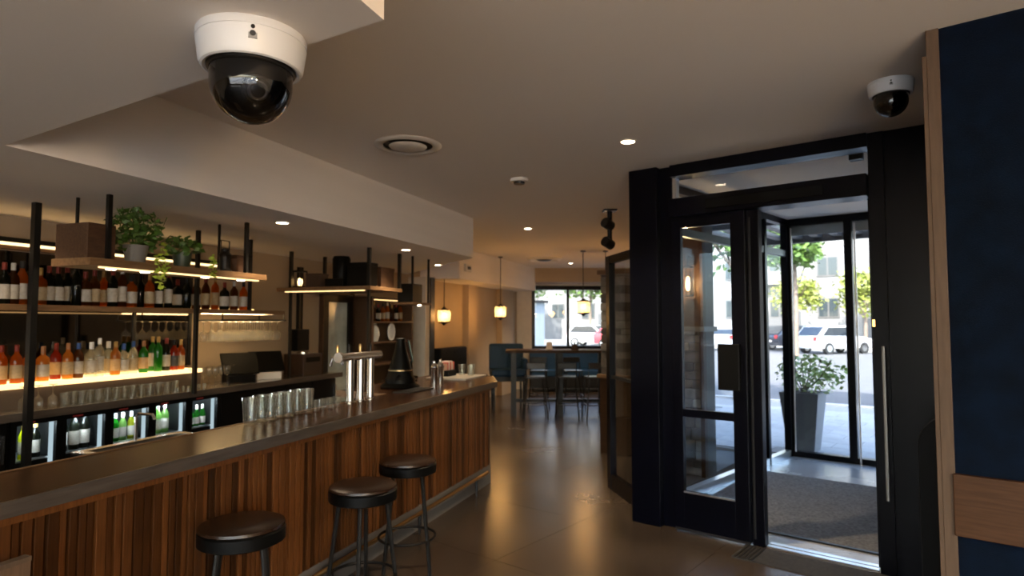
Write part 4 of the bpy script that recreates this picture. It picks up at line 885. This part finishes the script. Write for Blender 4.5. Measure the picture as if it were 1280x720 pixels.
car(-5.7,35.2,R(60),wht,'white car parked across the street, seen through the open door'); car(-8.6,38.5,R(55),blkc,'dark car parked left of the white car'); car(-2.2,37.5,R(110),blkc,'dark car with red tail lights beyond the lobby mullion',False)
car(-22.4,36.0,R(10),wht,'white car seen through the far window'); car(-19.0,34.5,R(5),redc,'red car seen through the far window',False); car(-12.2,36.2,R(95),wht,'pale car seen through the lobby side glass',False)
# street trees
barkm = pbr('bark', (.16,.12,.09), .9, var=.3, scale=8, bump=.5, bscale=20)
tg = [pbr('tree leaf green', (.07,.13,.02), .5, var=.5, scale=2), pbr('tree leaf yellow', (.19,.22,.035), .5, var=.4, scale=2)]
def tree(s,t_,h,r,k,label,seed,n=1500,lz=.13,tr=.14):
    t = thing('street_tree', label, 'tree', D(s,t_,-.06), RD, 'street trees outside')
    MB().tube([(0,0,0),(.05,0,h*.35),(.0,.08,h*.72)], [tr,tr*.8,tr*.4], 9).build('trunk', barkm, t, smooth=True)
    rn = random.Random(seed)
    for b in range(5):
        a = b*1.26+seed; MB().tube([(.03,0,h*(.38+.05*b)),(math.cos(a)*r*.4,math.sin(a)*r*.4,h*(.55+.05*b)),(math.cos(a)*r*.75,math.sin(a)*r*.75,h*(.66+.05*b))],[tr*.4,tr*.28,tr*.1],6).build('branch', barkm, t)
    cl = [(rn.uniform(-.65,.65)*r, rn.uniform(-.65,.65)*r, h*.72+rn.uniform(-.9,1)*r*.6) for _ in range(14)]
    def f(q):
        c = cl[q.randrange(len(cl))]; g = lambda: q.gauss(0,.26)*r
        return (c[0]+g(), c[1]+g(), c[2]+g()*.8)
    foliage(t,'foliage',n,f,lz,tg[k],seed)
tree(-6.7,31,8.8,1.7,0,'green tree across the street left of the open door view',1,2200,.2)
tree(-9.6,42,5.4,1.5,1,'small yellow green tree before the white building on the left',2,1500,.16)
tree(-5.3,42.5,5.3,1.7,1,'yellow green tree above the parked white car',3,1700,.16)
tree(-26.0,41,7.5,2.2,0,'green tree seen in the middle of the far window',4,1800,.2); tree(-20.5,38,6.5,2.2,1,'yellow green tree at the right of the far window',5,1800,.18)
tree(-2.35,9.3,5.6,1.6,0,'street tree trunk close outside seen through the door glass',6,1200,.10,.10)
tree(-32.5,41,8,2.6,0,'tree at the left of the far window view',7,1500,.2)
kio = thing('kiosk', 'dark grey kiosk outside the far window', 'kiosk', D(-20.2,21.5,-.06), RD); MB().box(0,2.4,0,1.6,0,2.9).build('body', pbr('kiosk grey',(.22,.25,.27),.5), kio, bevel=.02); MB().box(-.15,2.55,-.15,1.75,2.9,3.02).build('roof', gunm, kio); MB().box(.3,2.1,-.01,0,1.0,2.2).build('shutter', alu, kio)
# unseen pendants added behind the viewer to brighten the ceiling and soffit face
for i,(x,y) in enumerate(((1.2,-.9),(1.4,-2.9))):
    pendant(x,y,2.2,ZC,'added unseen fill lantern behind the viewer, %s' % ('nearer one','farther one')[i],115,col=(1,.89,.76))
